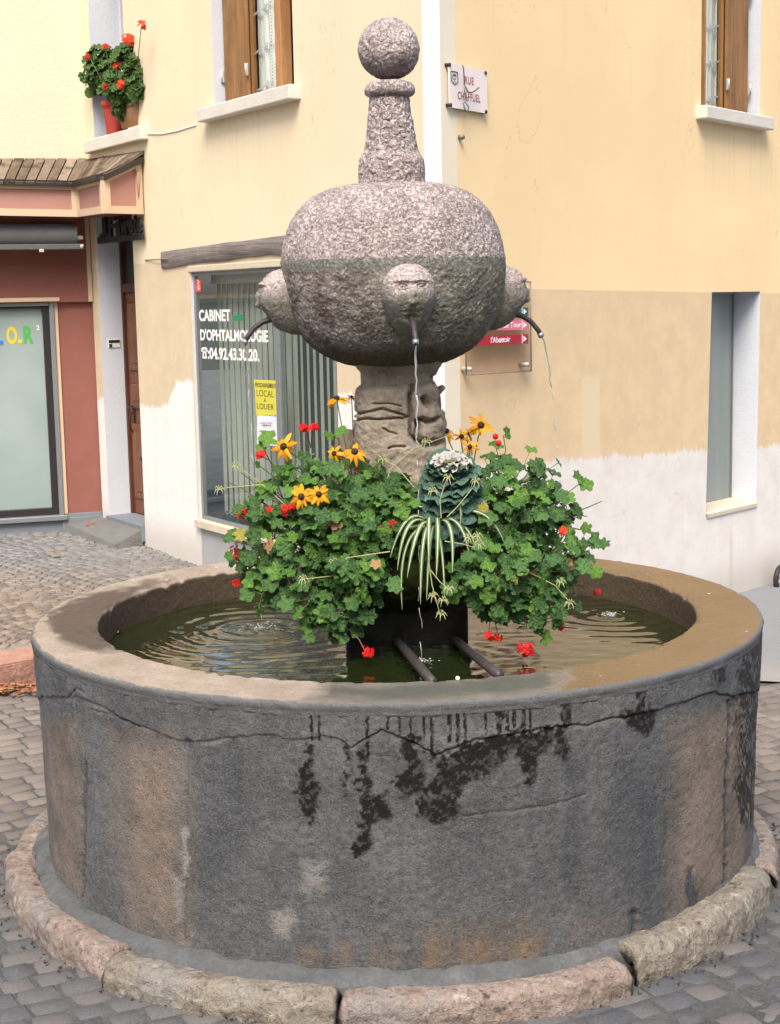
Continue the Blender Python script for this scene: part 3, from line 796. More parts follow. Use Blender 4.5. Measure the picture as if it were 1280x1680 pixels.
for (a, b, c, d) in ((B0, B1, T1, T0), (B1, B2, T2, T1), (B2, B3, T3, T2)):
    P, n = panel3((a, b, c, d), None, None, 0, 0)
    m = MB(); slab(m, P, n, -.03, 0.0); m.build('fascia_panel', 'pink_panel', can)
    m = MB(); wdt = .052
    L = lambda p, q, k: p + (q - p) / np.linalg.norm(q - p) * k
    bl, br, tr_, tl = P
    ib = [L(bl, br, wdt), L(br, bl, wdt), L(tr_, tl, wdt), L(tl, tr_, wdt)]
    i0 = L(ib[0], ib[3], wdt); i1 = L(ib[1], ib[2], wdt); i2 = L(ib[2], ib[1], wdt); i3 = L(ib[3], ib[0], wdt)
    for q in ((bl, br, i1, i0), (br, tr_, i2, i1), (tr_, tl, i3, i2), (tl, bl, i0, i3)): slab(m, q, n, .001, .016)
    m.build('fascia_frame', 'beige_trim', can)
m = MB(); g = W3(LF, 227, 268, -.06); m.tube([W3(LF, 226.5, 282, -.05), W3(LF, 226.5, 335, -.05)], .012, 8); m.build('bracket', 'pink_panel', can)
# roof boards
def roofboards(Ra, Rb, Ta, Tb, n, over=.06):
    dn = ((Ta - Ra) + (Tb - Rb)) / 2; dn = dn / np.linalg.norm(dn)
    for i in range(n):
        u0, u1 = (i + .06) / n, (i + .94) / n
        ra, rb = Ra + (Rb - Ra) * u0, Ra + (Rb - Ra) * u1; ta, tb = Ta + (Tb - Ta) * u0, Ta + (Tb - Ta) * u1
        e = over + random.uniform(-.006, .006)
        ta = ta + (ta - ra) / np.linalg.norm(ta - ra) * e; tb = tb + (tb - rb) / np.linalg.norm(tb - rb) * e
        up = np.cross(tb - ta, ra - ta); up /= np.linalg.norm(up) + 1e-9
        if up[2] < 0: up = -up
        h = .010 + random.uniform(0, .003)
        m = MB(); P = [ta + up * h, tb + up * (h + random.uniform(-.002, .002)), rb + up * h, ra + up * h]; m.hexa([p - up * .02 for p in P], P)
        m.build('roof_board', 'roof_wood', can)
def roofwood():
    t = NT('roof_wood'); v = t.pos(); r = t.rnd(); g = t.noise(t.scale(v, (20, 6, 20)), 1, 6, .65); g2 = t.noise(v, 7, 4)
    c = t.ramp(t.mth('MULTIPLY_ADD', g, .6, t.mth('MULTIPLY', r, .4)), [(.25, (.095, .070, .052)), (.5, (.19, .145, .105)), (.75, (.29, .23, .17))])
    c = t.mix(t.mapr(g2, .50, .66, 0, .8), c, (.055, .052, .042)); t.p(Base_Color=c, Roughness=.9, Specular_IOR_Level=.1); t.bump(g, .01); M['roof_wood'] = t.m
roofwood()
roofboards(R0_, R1_, T0 + [0, 0, .01], T1 + [0, 0, .01], 26); roofboards(R1_ + [0, 0, .004], R2_, T1 + [0, 0, .012], T2 + (T3 - T2) * .55 + [0, 0, .012], 9, .05)
m = MB()
for a, b in ((T0, T1), (T1, T2), (T2, T3)):
    n_ = np.cross(b - a, (0, 0, 1)); n_ /= np.linalg.norm(n_); P = [a + n_ * .05 - [0, 0, .03], b + n_ * .05 - [0, 0, .03], b + n_ * .05 + [0, 0, .012], a + n_ * .05 + [0, 0, .012]]
    slab(m, P, n_, -.05, 0.0)
m.build('eave_board', 'black_frame', can)

# wrought sign over the door and its number plate
sg = on_frame('shop_sign', 'dark cut-out metal letters on a rail over the brown door', 'shop sign', LF, LF.px(162, 395, -.03)[0], -.03, LF.px(162, 398, -.03)[1])
xo, zo = LF.px(162, 398, -.03); xe, ze = LF.px(235, 390, -.03)
m = MB(); m.hexa([(0, -.01, -.01), (xe - xo, -.01, ze - zo - .012), (xe - xo, .012, ze - zo - .012), (0, .012, -.01)], [(0, -.01, .04), (xe - xo, -.01, ze - zo + .03), (xe - xo, .012, ze - zo + .03), (0, .012, .04)])
link('rail', m.mesh('rail', 'dark_metal'), sg)
for ch, a, b, hh in (('J', 165, 176, 33), ('.', 176, 179, 5), ('F', 180, 192, 32), ('a', 192, 200, 24), ('v', 200, 208, 22), ('r', 207, 214, 22), ('e', 213, 221, 24), ('t', 221, 227, 30), ('e', 227, 234, 24)):
    (xa_, za_), (xb_, zb2) = LF.px(a, 394, -.03), LF.px(b, 392, -.03)
    h_ = LF.px(a, 394 - hh, -.03)[1] - za_
    me = text_mesh(ch, 1.0, 0.05, .03); co = np.zeros(len(me.vertices) * 3); me.vertices.foreach_get('co', co); co = co.reshape(-1, 3); lo, hi = co.min(0), co.max(0)
    co[:, 0] = (co[:, 0] - lo[0]) / (hi[0] - lo[0]) * (xb_ - xa_) + xa_ - xo; co[:, 2] = (co[:, 2] - lo[2]) / (hi[2] - lo[2]) * h_ + .035; co[:, 1] *= .4
    me.vertices.foreach_set('co', co.ravel()); me.materials.append(M['dark_metal']); link('letter', me, sg)
m = MB(); (a, b), (c, d) = LF.px(222.5, 408, .1), LF.px(234, 394, .1)
npl = on_frame('number_plate', 'small dark number 19 plate hung under the metal letters', 'number plate', LF, a, .1, b)
m.box(0, c - a, 0, .006, 0, d - b, 0, .002); link('plate', m.mesh('plate', 'black_frame'), npl)
m = MB(); framed(m, -.004, c - a + .004, -.004, d - b + .004, .006, -.003, .008); link('frame', m.mesh('frame', 'hinge_grey'), npl)
place_text('digits', '19', npl, .02, -.002, .012, (d - b) * .7, 'letter_white', (c - a) * .6, bold=.01)

# notices and stickers on the practice window
def sheet(name, label, cat, q, y, mat, curl=0.0):
    P = [LF.px(a, b, y) for a, b in q]; x0, z0 = P[0]
    t = on_frame(name, label, cat, LF, x0, y, z0)
    n = 8; V = np.zeros((n, n, 3))
    for i in range(n):
        for j in range(n):
            u, v = j / (n - 1), i / (n - 1)
            bx_ = (1 - v) * ((1 - u) * np.array(P[0]) + u * np.array(P[1])) + v * ((1 - u) * np.array(P[3]) + u * np.array(P[2]))
            V[i, j] = (bx_[0] - x0, -curl * (math.sin(u * 5 + v * 2) * .5 + .5) * u, bx_[1] - z0)
    m = MB(); m.grid(V); V2 = V.copy(); V2[..., 1] += .0012; m.grid(V2, flip=True); link('paper', m.mesh('paper', mat), t); return t, P
def sheet_text(t, P0, body, pa, pb, hpx, mat, bold=.0, y=.014, sp=1.0):
    xa, za = LF.px(*pa, y); xb, zb = LF.px(*pb, y); h = LF.px(pa[0], pa[1] - hpx, y)[1] - za
    place_text('print', body, t, xa - P0[0], -.0015, za - P0[1], h, mat, xb - xa, bold=bold, spacing=sp)
t, P = sheet('notice', 'yellow to-let notice taped to the practice window', 'notice', ((420.5, 680.5), (457, 682), (455, 624.5), (417, 622.5)), .017, 'paper_yellow')
sheet_text(t, P[0], 'PROCHAINEMENT', (418.8, 634.5), (452.5, 635.5), 7.5, 'ink', .01); sheet_text(t, P[0], 'LOCAL', (421, 649.5), (449, 650), 10.5, 'ink', -.008)
sheet_text(t, P[0], 'A', (432.5, 659.5), (436.5, 659.5), 6.5, 'ink', -.01); sheet_text(t, P[0], 'LOUER', (421.5, 670), (449, 670.5), 9, 'ink', -.008)
t, P = sheet('notice', 'white printed notice hanging below the yellow one', 'notice', ((422, 728), (456.5, 732), (455.5, 683.5), (422, 681)), .017, 'paper_white', .006)
m = MB()
for k, (a, b, c) in enumerate(((428, 448, 694.5), (431, 446, 698.5), (426, 452, 708.2))):
    n_ = int((b - a) / 2.2)
    for i in range(n_):
        u0 = a + (b - a) * i / n_; u1 = u0 + (b - a) / n_ * random.uniform(.55, .9); (xa, za), (xb, zb) = LF.px(u0, c, .014), LF.px(u1, c - random.uniform(1.0, 1.7), .014)
        m.add([(xa - P[0][0], -.007, za - P[0][1]), (xb - P[0][0], -.007, za - P[0][1]), (xb - P[0][0], -.007, zb - P[0][1]), (xa - P[0][0], -.007, zb - P[0][1])], [(0, 1, 2, 3)], 0 if k else 1)
link('print', m.mesh('print', ['ink', 'ink_red']), t, 'stuff')
t, P = sheet('sticker', 'small red sticker in the top corner of the practice window', 'sticker', ((321, 480), (330, 478.5), (330, 457), (320, 458)), .019, 'sticker_red')
m = MB()
for k in range(7):
    a = 323.5 + 2.6 * (k % 2) * .6; c = 461 + k * 2.5; (xa, za), (xb, zb) = LF.px(a, c, .017), LF.px(a + random.uniform(2, 4), c - 1.5, .017)
    m.add([(xa - P[0][0], -.002, za - P[0][1]), (xb - P[0][0], -.002, za - P[0][1]), (xb - P[0][0], -.002, zb - P[0][1]), (xa - P[0][0], -.002, zb - P[0][1])], [(0, 1, 2, 3)])
link('print', m.mesh('print', 'letter_white'), t, 'stuff')
t, P = sheet('sticker', 'dark green sticker beside the word CABINET', 'sticker', ((382, 527), (400, 526.5), (399.5, 516), (382, 517.5)), .019, 'sticker_green')

# street name plate
q = [RF.px(*c, -.02) for c in ((737.6, 175.8), (799, 186.6), (798, 116.6), (736, 103))]
sp = on_frame('street_sign', 'white RUE CHAFFUEL street name plate by the building corner', 'street sign', RF, q[0][0], -.02, q[0][1])
q = [(x - q[0][0], z - q[0][1]) for x, z in q]; Q0 = RF.px(737.6, 175.8, -.02)
m = MB(); m.quadprism(q, -.004, .004); link('plate', m.mesh('plate', 'enamel_white'), sp)
def sptext(body, pa, pb, hpx):
    xa, za = RF.px(*pa, -.024); xb, zb = RF.px(*pb, -.024); h = RF.px(pa[0], pa[1] - hpx, -.024)[1] - za
    place_text('lettering', body, sp, xa - Q0[0], -.0055, za - Q0[1], h, 'ink_red', xb - xa, bold=.012, rot=0.0, spacing=1.15)
sptext('RUE', (762.5, 137), (777, 138), 12.5); sptext('CHAFFUEL', (751, 162.5), (788, 166), 13)
m = MB()
def rel(px, py, y=-.026): 
    x, z = RF.px(px, py, y); return (x - Q0[0], y + .02, z - Q0[1])
crest = [(740, 116.5), (751, 118.5), (751.5, 134), (746.5, 138.6), (740.8, 132.5), (740, 116.5)]
m.tube([rel(*c) for c in crest], .0022, 5); m.tube([rel(745.5 + 3 * math.cos(a), 126 + 4 * math.sin(a)) for a in np.linspace(0, 6.28, 12)], .0014, 4); m.tube([rel(743.5, 122.5), rel(748, 123.5)], .003, 4); m.tube([rel(745.5, 133), rel(747.5, 133.2)], .0012, 4)
link('crest', m.mesh('crest', 'ink'), sp)
for c in ((737.8, 106), (796.8, 119.5), (739.6, 172), (797.6, 183.5)):
    m = MB(); a = rel(*c); m.tube([(a[0], -.009, a[2]), (a[0], .02, a[2])], .0095, 10); link('screw', m.mesh('screw', 'dark_metal'), sp)
wr = thing('wire_loop', 'twisted grey wire hanging loose in front of the street plate', 'wire', tuple(RF.w(Q0[0], -.05, Q0[1])), RF.ang, None, True)
def relw(px, py, y=-.055):
    x, z = RF.px(px, py, y); return (x - Q0[0], y + .05, z - Q0[1])
m = MB(); m.tube([relw(759, 107), relw(760.5, 112), relw(761.5, 125), relw(762, 140), relw(764.5, 144), relw(768, 151), relw(774, 152), relw(781, 148), relw(786, 143.5)], .004, 6)
m.tube([relw(762, 140), relw(763, 155), relw(767, 160), relw(764, 165), relw(760, 170), relw(763, 180), relw(768, 186), relw(764, 188)], .0035, 6)
m.tube([relw(766, 146), relw(764, 158), relw(768, 166), relw(764, 168), relw(769, 176), relw(768, 180)], .0035, 6)
link('strand', m.mesh('strand', 'wire'), wr)

# clear direction panel on stand-off bolts
q = [RF.px(*c, -.045) for c in ((765, 615), (871.6, 608.7), (870.6, 462.5), (764, 459))]
dp = on_frame('direction_sign', 'clear plastic direction panel carrying coloured street strips', 'direction sign', RF, q[0][0], -.045, q[0][1]); D0 = q[0]
m = MB(); m.quadprism([(x - D0[0], z - D0[1]) for x, z in q], -.004, .004); link('panel', m.mesh('panel', 'plexi'), dp)
for i_ in range(4):
    (xa, za), (xb, zb) = [(x - D0[0], z - D0[1]) for x, z in (q[i_], q[(i_ + 1) % 4])]
    m = MB(); m.tube([(xa, 0, za), (xb, 0, zb)], .0042, 6); link('edge', m.mesh('edge', 'plexi_edge'), dp)
def reld(px, py, y=-.051):
    x, z = RF.px(px, py, y); return np.array((x - D0[0], y + .045, z - D0[1]))
for (y0, y1, yl0, yl1, mt, tx, tpa, tpb, th) in ((504.5, 518, 503, 518.5, 'sign_green', '', (790, 516), (852, 515.3), 8), (525.5, 541, 526, 542.5, 'sign_pink', 'de Tour', (826, 537.8), (855.5, 537.2), 9), (548, 563.5, 551, 567.5, 'sign_red', "l'Abattoir", (805.5, 562.5), (837.5, 561), 10)):
    P = [reld(770, yl1), reld(865.5, y1), reld(865.5, y0), reld(770, yl0)]
    m = MB(); m.hexa([p + (0, -.006, 0) for p in P], [p + (0, .002, 0) for p in P]); st = link('strip', m.mesh('strip', mt), dp)
    xa, _, za = reld(*tpa, -.058); xb, _, zb = reld(*tpb, -.058); h = reld(tpa[0], tpa[1] - th, -.058)[2] - za
    if tx: place_text('lettering', tx, st, xa, -.0132, za, h, 'letter_white', xb - xa, bold=.02)
    a, b = reld(859, (y0 + y1) / 2 - 5, -.058), reld(864.5, (y0 + y1) / 2, -.058); c = reld(859, (y0 + y1) / 2 + 5, -.058)
    m = MB(); m.add([(a[0], -.0133, a[2]), (c[0], -.0133, c[2]), (a[0] + (b[0] - a[0]) * .3, -.0133, b[2])], [(0, 1, 2)]); m.add([(a[0], -.0133, a[2]), (a[0] + (b[0] - a[0]) * .3, -.0133, b[2]), (b[0], -.0133, b[2])], [(0, 1, 2)]); m.add([(c[0], -.0133, c[2]), (b[0], -.0133, b[2]), (a[0] + (b[0] - a[0]) * .3, -.0133, b[2])], [(0, 1, 2)])
    s1 = reld(857.2, y0 + .3, -.058); s0 = reld(857.2, y1 - .3, -.058); m.box(s0[0] - .004, s0[0] + .002, -.0133, -.0125, s0[2], s1[2])
    link('arrow', m.mesh('arrow', 'letter_white'), st)
for c in ((771, 605.5), (865, 598), (864.5, 474), (770, 470)):
    m = MB(); a = reld(*c); m.tube([(a[0], -.012, a[2]), (a[0], .045, a[2])], .012, 12); m.tube([(a[0], -.016, a[2]), (a[0], -.012, a[2])], .008, 10); link('bolt', m.mesh('bolt', 'hinge_grey'), dp)
m = MB(); a = RF.px(753, 226, 0); m.tube([(a[0], -.03, a[1]), (a[0], 0.01, a[1] + .004)], .012, 8)
on_cb('anchor_hook', RF, m, 'wire')

# ------------------------------------------------------------------ fountain materials
AX, AY = 0.012, 0.0                                          # axis of the fountain
def stone(name, cols, bumpd=.012, bscale=55, wear_tone=None, rough=.9, pk=.45):
    t = NT(name); v = t.pos()
    n1 = t.noise(v, 9, 6, .65); n2 = t.noise(v, 70, 5, .7); worm = t.noise(v, bscale, 3, .6, 1.2)
    pit = t.mth('ABSOLUTE', t.mth('SUBTRACT', worm, .5)); pits = t.mapr(pit, .0, .06)
    vo = t.voro(v, bscale * 1.1)
    c = t.ramp(t.mth('MULTIPLY_ADD', n1, .55, t.mth('MULTIPLY', n2, .45)), [(.30, cols[0]), (.5, cols[1]), (.68, cols[2])])
    c = t.mix(t.mth('MULTIPLY', t.mth('SUBTRACT', 1.0, pits), pk), c, tuple(x * .35 for x in cols[0]))
    if wear_tone: c = wear_tone(t, v, c, n1, n2)
    t.p(Base_Color=c, Roughness=rough, Specular_IOR_Level=.15)
    h = t.mth('ADD', t.mth('MULTIPLY', pits, .6 * pk / .45), t.mth('ADD', t.mth('MULTIPLY', n2, .7), t.mth('MULTIPLY', vo, .8)))
    t.bump(h, bumpd, .9); M[name] = t.m
PINK = ((.30, .24, .222), (.50, .42, .395), (.65, .575, .545))
stone('granite_pink', PINK, .010, 60)
def globe_wear_shade(t, v, c, n1, n2):
    x, y, z = t.sep(v)
    zz = t.mth('ADD', z, t.mth('MULTIPLY', t.mth('SUBTRACT', n1, .5), .05))
    # lower bowl: a darker, lichened stone, its underside shade painted in; mortar joint between the two
    left = t.mapr(t.mth('ADD', x, t.mth('MULTIPLY', n1, .12)), -.20, .10)
    low = t.mix(left, t.mix(t.mapr(n1, .42, .6), (.17, .135, .115), (.40, .345, .32)), t.mix(t.mapr(n1, .35, .65), (.19, .178, .145), (.365, .34, .28)))
    rust_warm_tint = t.mth('MULTIPLY', t.mapr(x, .22, .40), t.mapr(n1, .4, .6))  # warm bounced light on the right flank, painted into the stone
    low = t.mix(t.mth('MULTIPLY', rust_warm_tint, .6), low, (.26, .18, .10))
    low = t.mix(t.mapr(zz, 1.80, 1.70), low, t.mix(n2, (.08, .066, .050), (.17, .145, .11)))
    low = t.mix(t.mapr(n2, .55, .8, 0, .5), low, (.32, .29, .27))
    c = t.mix(t.mapr(zz, 2.016, 2.030, 1.0, 0.0), c, low)
    zj = t.mth('ADD', z, t.mth('MULTIPLY', t.mth('SUBTRACT', t.noise(v, 30, 3), .5), .012))
    j = t.mth('MULTIPLY', t.mapr(zj, 1.992, 1.998), t.mapr(zj, 2.032, 2.038, 1.0, 0.0))
    c = t.mix(t.mth('MULTIPLY', j, .85), c, t.mix(n2, (.165, .165, .14), (.25, .25, .22)))
    lich = t.mth('MULTIPLY', t.mapr(t.noise(v, 14, 5, .7), .55, .68), t.mapr(x, .0, .2))
    return t.mix(t.mth('MULTIPLY', lich, .5), c, (.10, .095, .085))
stone('granite_globe', PINK, .0085, 66, globe_wear_shade)
def mask_tone(t, v, c, n1, n2):
    x, y, z = t.sep(v)
    g = t.mapr(t.mth('ADD', z, t.mth('MULTIPLY', t.mth('SUBTRACT', n1, .5), .10)), 1.97, 1.90)  # mask turns darker and greener from the brow down
    c = t.mix(t.mth('MULTIPLY', g, .8), c, t.mix(n2, (.12, .118, .09), (.26, .25, .205)))
    return t.mix(t.mapr(n1, .6, .75, 0, .5), c, (.30, .17, .11))
stone('granite_mask', PINK, .0035, 80, mask_tone)
def ball_tone(t, v, c, n1, n2):
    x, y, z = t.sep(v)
    low = t.mapr(t.mth('ADD', z, t.mth('MULTIPLY', n1, .08)), 2.80, 2.70)  # ball turns darker and browner towards the bottom
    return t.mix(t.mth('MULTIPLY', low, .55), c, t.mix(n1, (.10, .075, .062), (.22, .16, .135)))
stone('granite_ball', PINK, .007, 60, ball_tone)
stone('column_stone', ((.175, .14, .105), (.32, .265, .205), (.43, .365, .29)), .006, 40, pk=.06)
def curb_wear(t, v, c, n1, n2):
    g = t.noise(v, 13, 6, .7); w = t.noise(v, 4.5, 4, .6); x, y, z = t.sep(v)
    c = t.mix(t.mapr(w, .48, .62, 0, .7), c, t.mix(n2, (.16, .15, .135), (.30, .285, .265)))
    c = t.mix(t.mapr(g, .56, .70, 0, .75), c, t.mix(n2, (.40, .35, .30), (.56, .50, .44)))
    c = t.mix(t.mapr(g, .42, .33, 0, .8), c, (.055, .045, .036))
    return t.mix(t.mapr(t.noise(v, 60, 4, .7), .42, .32, 0, .7), c, (.045, .037, .03))
stone('curb_pink', ((.16, .12, .10), (.29, .225, .19), (.43, .36, .315)), .014, 26, curb_wear, pk=.10)
stone('curb_tan', ((.15, .125, .10), (.265, .23, .185), (.39, .355, .30)), .014, 26, curb_wear, pk=.10)
stone('mortar', ((.060, .063, .066), (.098, .102, .105), (.145, .148, .15)), .005, 18, pk=.06)

def basin_mat():
    t = NT('basin_render'); v = t.pos()
    n1 = t.noise(v, 5, 6, .65); n2 = t.noise(v, 45, 6, .75); n3 = t.noise(v, 150, 5, .75); st = t.noise(t.scale(v, (10, 10, 1.0)), 1, 6, .7); st2 = t.noise(t.scale(v, (17, 17, .7)), 1.3, 5, .65)
    g = t.mth('MULTIPLY_ADD', n1, .45, t.mth('MULTIPLY', n2, .55))
    c = t.ramp(g, [(.36, (.072, .074, .077)), (.5, (.128, .131, .135)), (.64, (.20, .202, .205))])
    c = t.mix(t.mapr(st, .45, .75, 0, .35), c, (.08, .088, .10))
    c = t.mix(t.mapr(st2, .52, .72, 0, .45), c, (.185, .18, .172))
    c = t.mix(t.mth('MULTIPLY', t.attr('tan'), t.mapr(n2, .22, .48)), c, t.ramp(n1, [(.35, (.17, .128, .098)), (.6, (.31, .24, .185))]))
    c = t.mix(t.mth('MULTIPLY', t.attr('rust_warm_tint'), t.mapr(st, .35, .65)), c, t.mix(n2, (.17, .115, .068), (.31, .23, .155)))
    c = t.mix(t.mth('MULTIPLY', t.attr('blue'), .9), c, t.mix(n2, (.030, .035, .042), (.075, .085, .10)))
    c = t.mix(t.mth('MULTIPLY', t.attr('pale'), t.mapr(n2, .28, .5)), c, (.34, .32, .29))
    c = t.mix(t.mapr(n3, .54, .66, 0, .75), c, (.21, .21, .205)); c = t.mix(t.mapr(n3, .46, .34, 0, .75), c, (.030, .030, .032))
    w = t.attr('wet')
    c = t.mix(w, c, t.mix(n2, (.004, .0035, .003), (.020, .017, .015)))
    t.p(Base_Color=c, Roughness=t.mth('MULTIPLY_ADD', w, -.42, .88), Specular_IOR_Level=.25)
    t.bump(t.mth('ADD', n2, t.mth('MULTIPLY', n3, 1.1)), .008, 1.0); M['basin_render'] = t.m
    t = NT('rim_stone'); v = t.pos(); x, y, z = t.sep(v)
    n1 = t.noise(v, 6, 6, .6); n2 = t.noise(v, 60, 6, .7); n3 = t.noise(v, 230, 3)
    c = t.ramp(t.mth('MULTIPLY_ADD', n1, .5, t.mth('MULTIPLY', n2, .5)), [(.34, (.235, .185, .14)), (.5, (.325, .262, .20)), (.66, (.43, .36, .285))])
    c = t.mix(t.attr('facade_glow'), c, t.mix(n1, (.145, .090, .038), (.215, .14, .066)))  # golden reflection of the facade painted into the wet right half
    w = t.attr('wet'); c = t.mix(t.mth('MULTIPLY', w, t.mapr(n2, .2, .45, .8, 1)), c, t.mix(n1, (.060, .040, .032), (.105, .075, .06)))
    c = t.mix(t.attr('grey'), c, t.mix(n2, (.07, .072, .06), (.125, .12, .10)))
    c = t.mix(t.attr('edge'), c, t.mix(n2, (.06, .062, .065), (.165, .165, .165)))
    c = t.mix(t.attr('inner'), c, t.mix(n2, (.030, .022, .014), (.13, .085, .05)))
    c = t.mix(t.mapr(n3, .62, .72, 0, .5), c, (.42, .38, .33)); c = t.mix(t.mapr(n3, .40, .30, 0, .6), c, (.07, .055, .04))
    t.p(Base_Color=c, Roughness=t.mth('MULTIPLY_ADD', t.mth('MAXIMUM', t.attr('facade_glow'), t.mth('MAXIMUM', w, t.attr('grey'))), -.42, .80), Specular_IOR_Level=.35)
    t.bump(t.mth('ADD', n2, t.mth('MULTIPLY', n3, .6)), .005, .9); M['rim_stone'] = t.m
    t = NT('water'); v = t.pos()
    t.p(Base_Color=t.mix(t.noise(v, 2.2, 3), (.007, .012, .003), (.020, .026, .006)), Roughness=.015, IOR=1.333, Specular_IOR_Level=.5)
    t.p(Coat_Weight=.6, Coat_Roughness=.01, Coat_IOR=1.4)
    t.bump(t.noise(v, 38, 3, .5, .5), .0007, .5); M['water'] = t.m
    t = NT('falling_water'); t.p(Base_Color=(.85, .88, .9), Roughness=.05, IOR=1.33, Transmission_Weight=.55, Alpha=.8); M['falling_water'] = t.m
basin_mat()
simple('iron', (.055, .045, .042), .5, .3, var=.5, scale=40, bumpd=.003, bscale=60)
simple('soil', (.03, .022, .015), .95, var=.5, scale=60, bumpd=.02, bscale=60)
def moss():
    t = NT('moss'); v = t.pos(); n = t.noise(v, 90, 5, .75); b = t.noise(v, 9, 4)
    t.p(Base_Color=t.mix(t.mapr(b, .35, .65), t.mix(n, (.012, .018, .004), (.06, .085, .015)), t.mix(n, (.015, .012, .008), (.05, .045, .02))), Roughness=.95, Specular_IOR_Level=.1)
    t.bump(n, .02); M['moss'] = t.m
moss()
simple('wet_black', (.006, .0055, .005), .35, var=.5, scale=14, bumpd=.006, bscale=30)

# ------------------------------------------------------------------ fountain
ft = thing('fountain', 'round stone fountain basin with mask-spouting globe and ball finial', 'fountain', (0, 0, 0))
def lathe(profile, n, rows, cx=AX, cy=AY, thetas=None):
    p = np.array(profile, float); d = np.r_[0, np.cumsum(np.hypot(*np.diff(p, axis=0).T))]
    s_ = np.linspace(0, d[-1], rows); r = np.interp(s_, d, p[:, 0]); z = np.interp(s_, d, p[:, 1])
    k = max(1, rows // 60)
    th = np.linspace(0, 2 * math.pi, n, endpoint=False) if thetas is None else thetas
    V = np.zeros((rows, len(th), 3)); V[..., 0] = cx + r[:, None] * np.cos(th); V[..., 1] = cy + r[:, None] * np.sin(th); V[..., 2] = z[:, None]
    return V
def gnormals(V, closed=True):
    du = np.gradient(V, axis=0)
    dv = (np.roll(V, -1, 1) - np.roll(V, 1, 1)) if closed else np.gradient(V, axis=1)
    n = np.cross(dv, du); return n / (np.linalg.norm(n, axis=-1, keepdims=True) + 1e-12)
def rough_disp(V, N, a1, s1, a2, s2, pits=0.0, ps=60):
    P = V.reshape(-1, 3); d = a1 * (fbm(P * s1, 4) - .5) * 2 + a2 * (fbm(P * s2, 3) - .5) * 2
    if pits:
        w = np.abs(fbm(P * ps, 2) - .5); d = d - pits * (1 - sstep(0, .07, w))
    return V + N * d.reshape(V.shape[:2])[..., None]
def lobj(name, V, mat, parent=ft, attrs=None, closed=True, kind=None):
    r, c = V.shape[:2]; Q = gridquads(r, c, closed)
    return link(name, npmesh(name, V.reshape(-1, 3), Q, mat, attrs), parent, kind)
def smooth_profile(pts, n=60):
    p = np.array(pts, float)
    for _ in range(3):
        q = [p[0]]
        for a, b in zip(p[:-1], p[1:]): q += [a * .75 + b * .25, a * .25 + b * .75]
        q.append(p[-1]); p = np.array(q)
    return p

# basin wall
front = np.linspace(math.pi + .02, 2 * math.pi - .02, 1500); rear = np.linspace(-.02, math.pi + .02, 140)[1:-1]
TH = np.r_[front, rear + 2 * math.pi]
V = lathe([(1.271, -.05), (1.271, .05), (1.277, .4), (1.2865, .75)], 0, 230, 0, 0, TH)
P = V.reshape(-1, 3); px, py = project(P); S = np.stack([px, py], 1)
isf = (P[:, 1] < .15)
edge = np.interp(px, [40, 90, 125, 165, 200, 280, 320, 380, 440, 500, 530, 560, 576, 625, 660, 690, 715, 780, 850, 920, 960, 1020, 1100, 1170, 1200, 1260],
                 [1150, 1142, 1140, 1157, 1176, 1208, 1216, 1208, 1206, 1214, 1206, 1211, 1226, 1200, 1209, 1222, 1240, 1213, 1201, 1190, 1189, 1176, 1160, 1134, 1142, 1130])
nz = fbm(P * 22, 4) - .5; nz2 = fbm(P * 75, 3) - .5
edge = edge + nz * 12
band = sstep(2.5, -2.5, py - edge) * isf
crack = np.exp(-((py - edge) / 1.3) ** 2) * sstep(.40, .62, vnoise(P * 6) * .6 + .4 * sstep(380, 640, px))
d = band * .005 - crack * .007 + .006 * (fbm(P * 12, 4) - .5) + .004 * (fbm(P * 55, 3) - .5)
for pts, w, a in (([(308, 1215), (306, 1380), (303, 1545)], 5, -.004), ([(322, 1216), (320, 1540)], 4, .003), ([(577, 1232), (578, 1400)], 9, .004), ([(925, 1232), (924, 1585)], 8, .003),
                  ([(1198, 1150), (1193, 1300), (1190, 1448)], 3, -.012), ([(140, 1250), (136, 1460)], 4, -.006), ([(1041, 1500), (1040, 1560), (1030, 1578)], 7, -.012), ([(1092, 1300), (1097, 1450)], 5, -.004),
                  ([(760, 1340), (900, 1322), (960, 1305)], 2, -.004), ([(610, 1238), (660, 1245)], 2, -.003), ([(118, 1142), (128, 1128), (140, 1136)], 1.6, -.005), ([(150, 1165), (190, 1175), (230, 1192)], 1.5, -.004)):
    d = d + a * np.exp(-(seg_dist(S + np.stack([nz * 10, nz2 * 6], 1), pts) / w) ** 2) * isf
W = np.zeros(len(P)); Sn = S + np.stack([nz * 26 + nz2 * 12, nz * 22 + nz2 * 14], 1)
def soft(poly, blur):
    m_ = in_poly(Sn, poly); dd = seg_dist(Sn, poly + [poly[0]]); return np.where(m_, .5 + .5 * sstep(0, blur, dd), .5 - .5 * sstep(0, blur, dd)) * isf
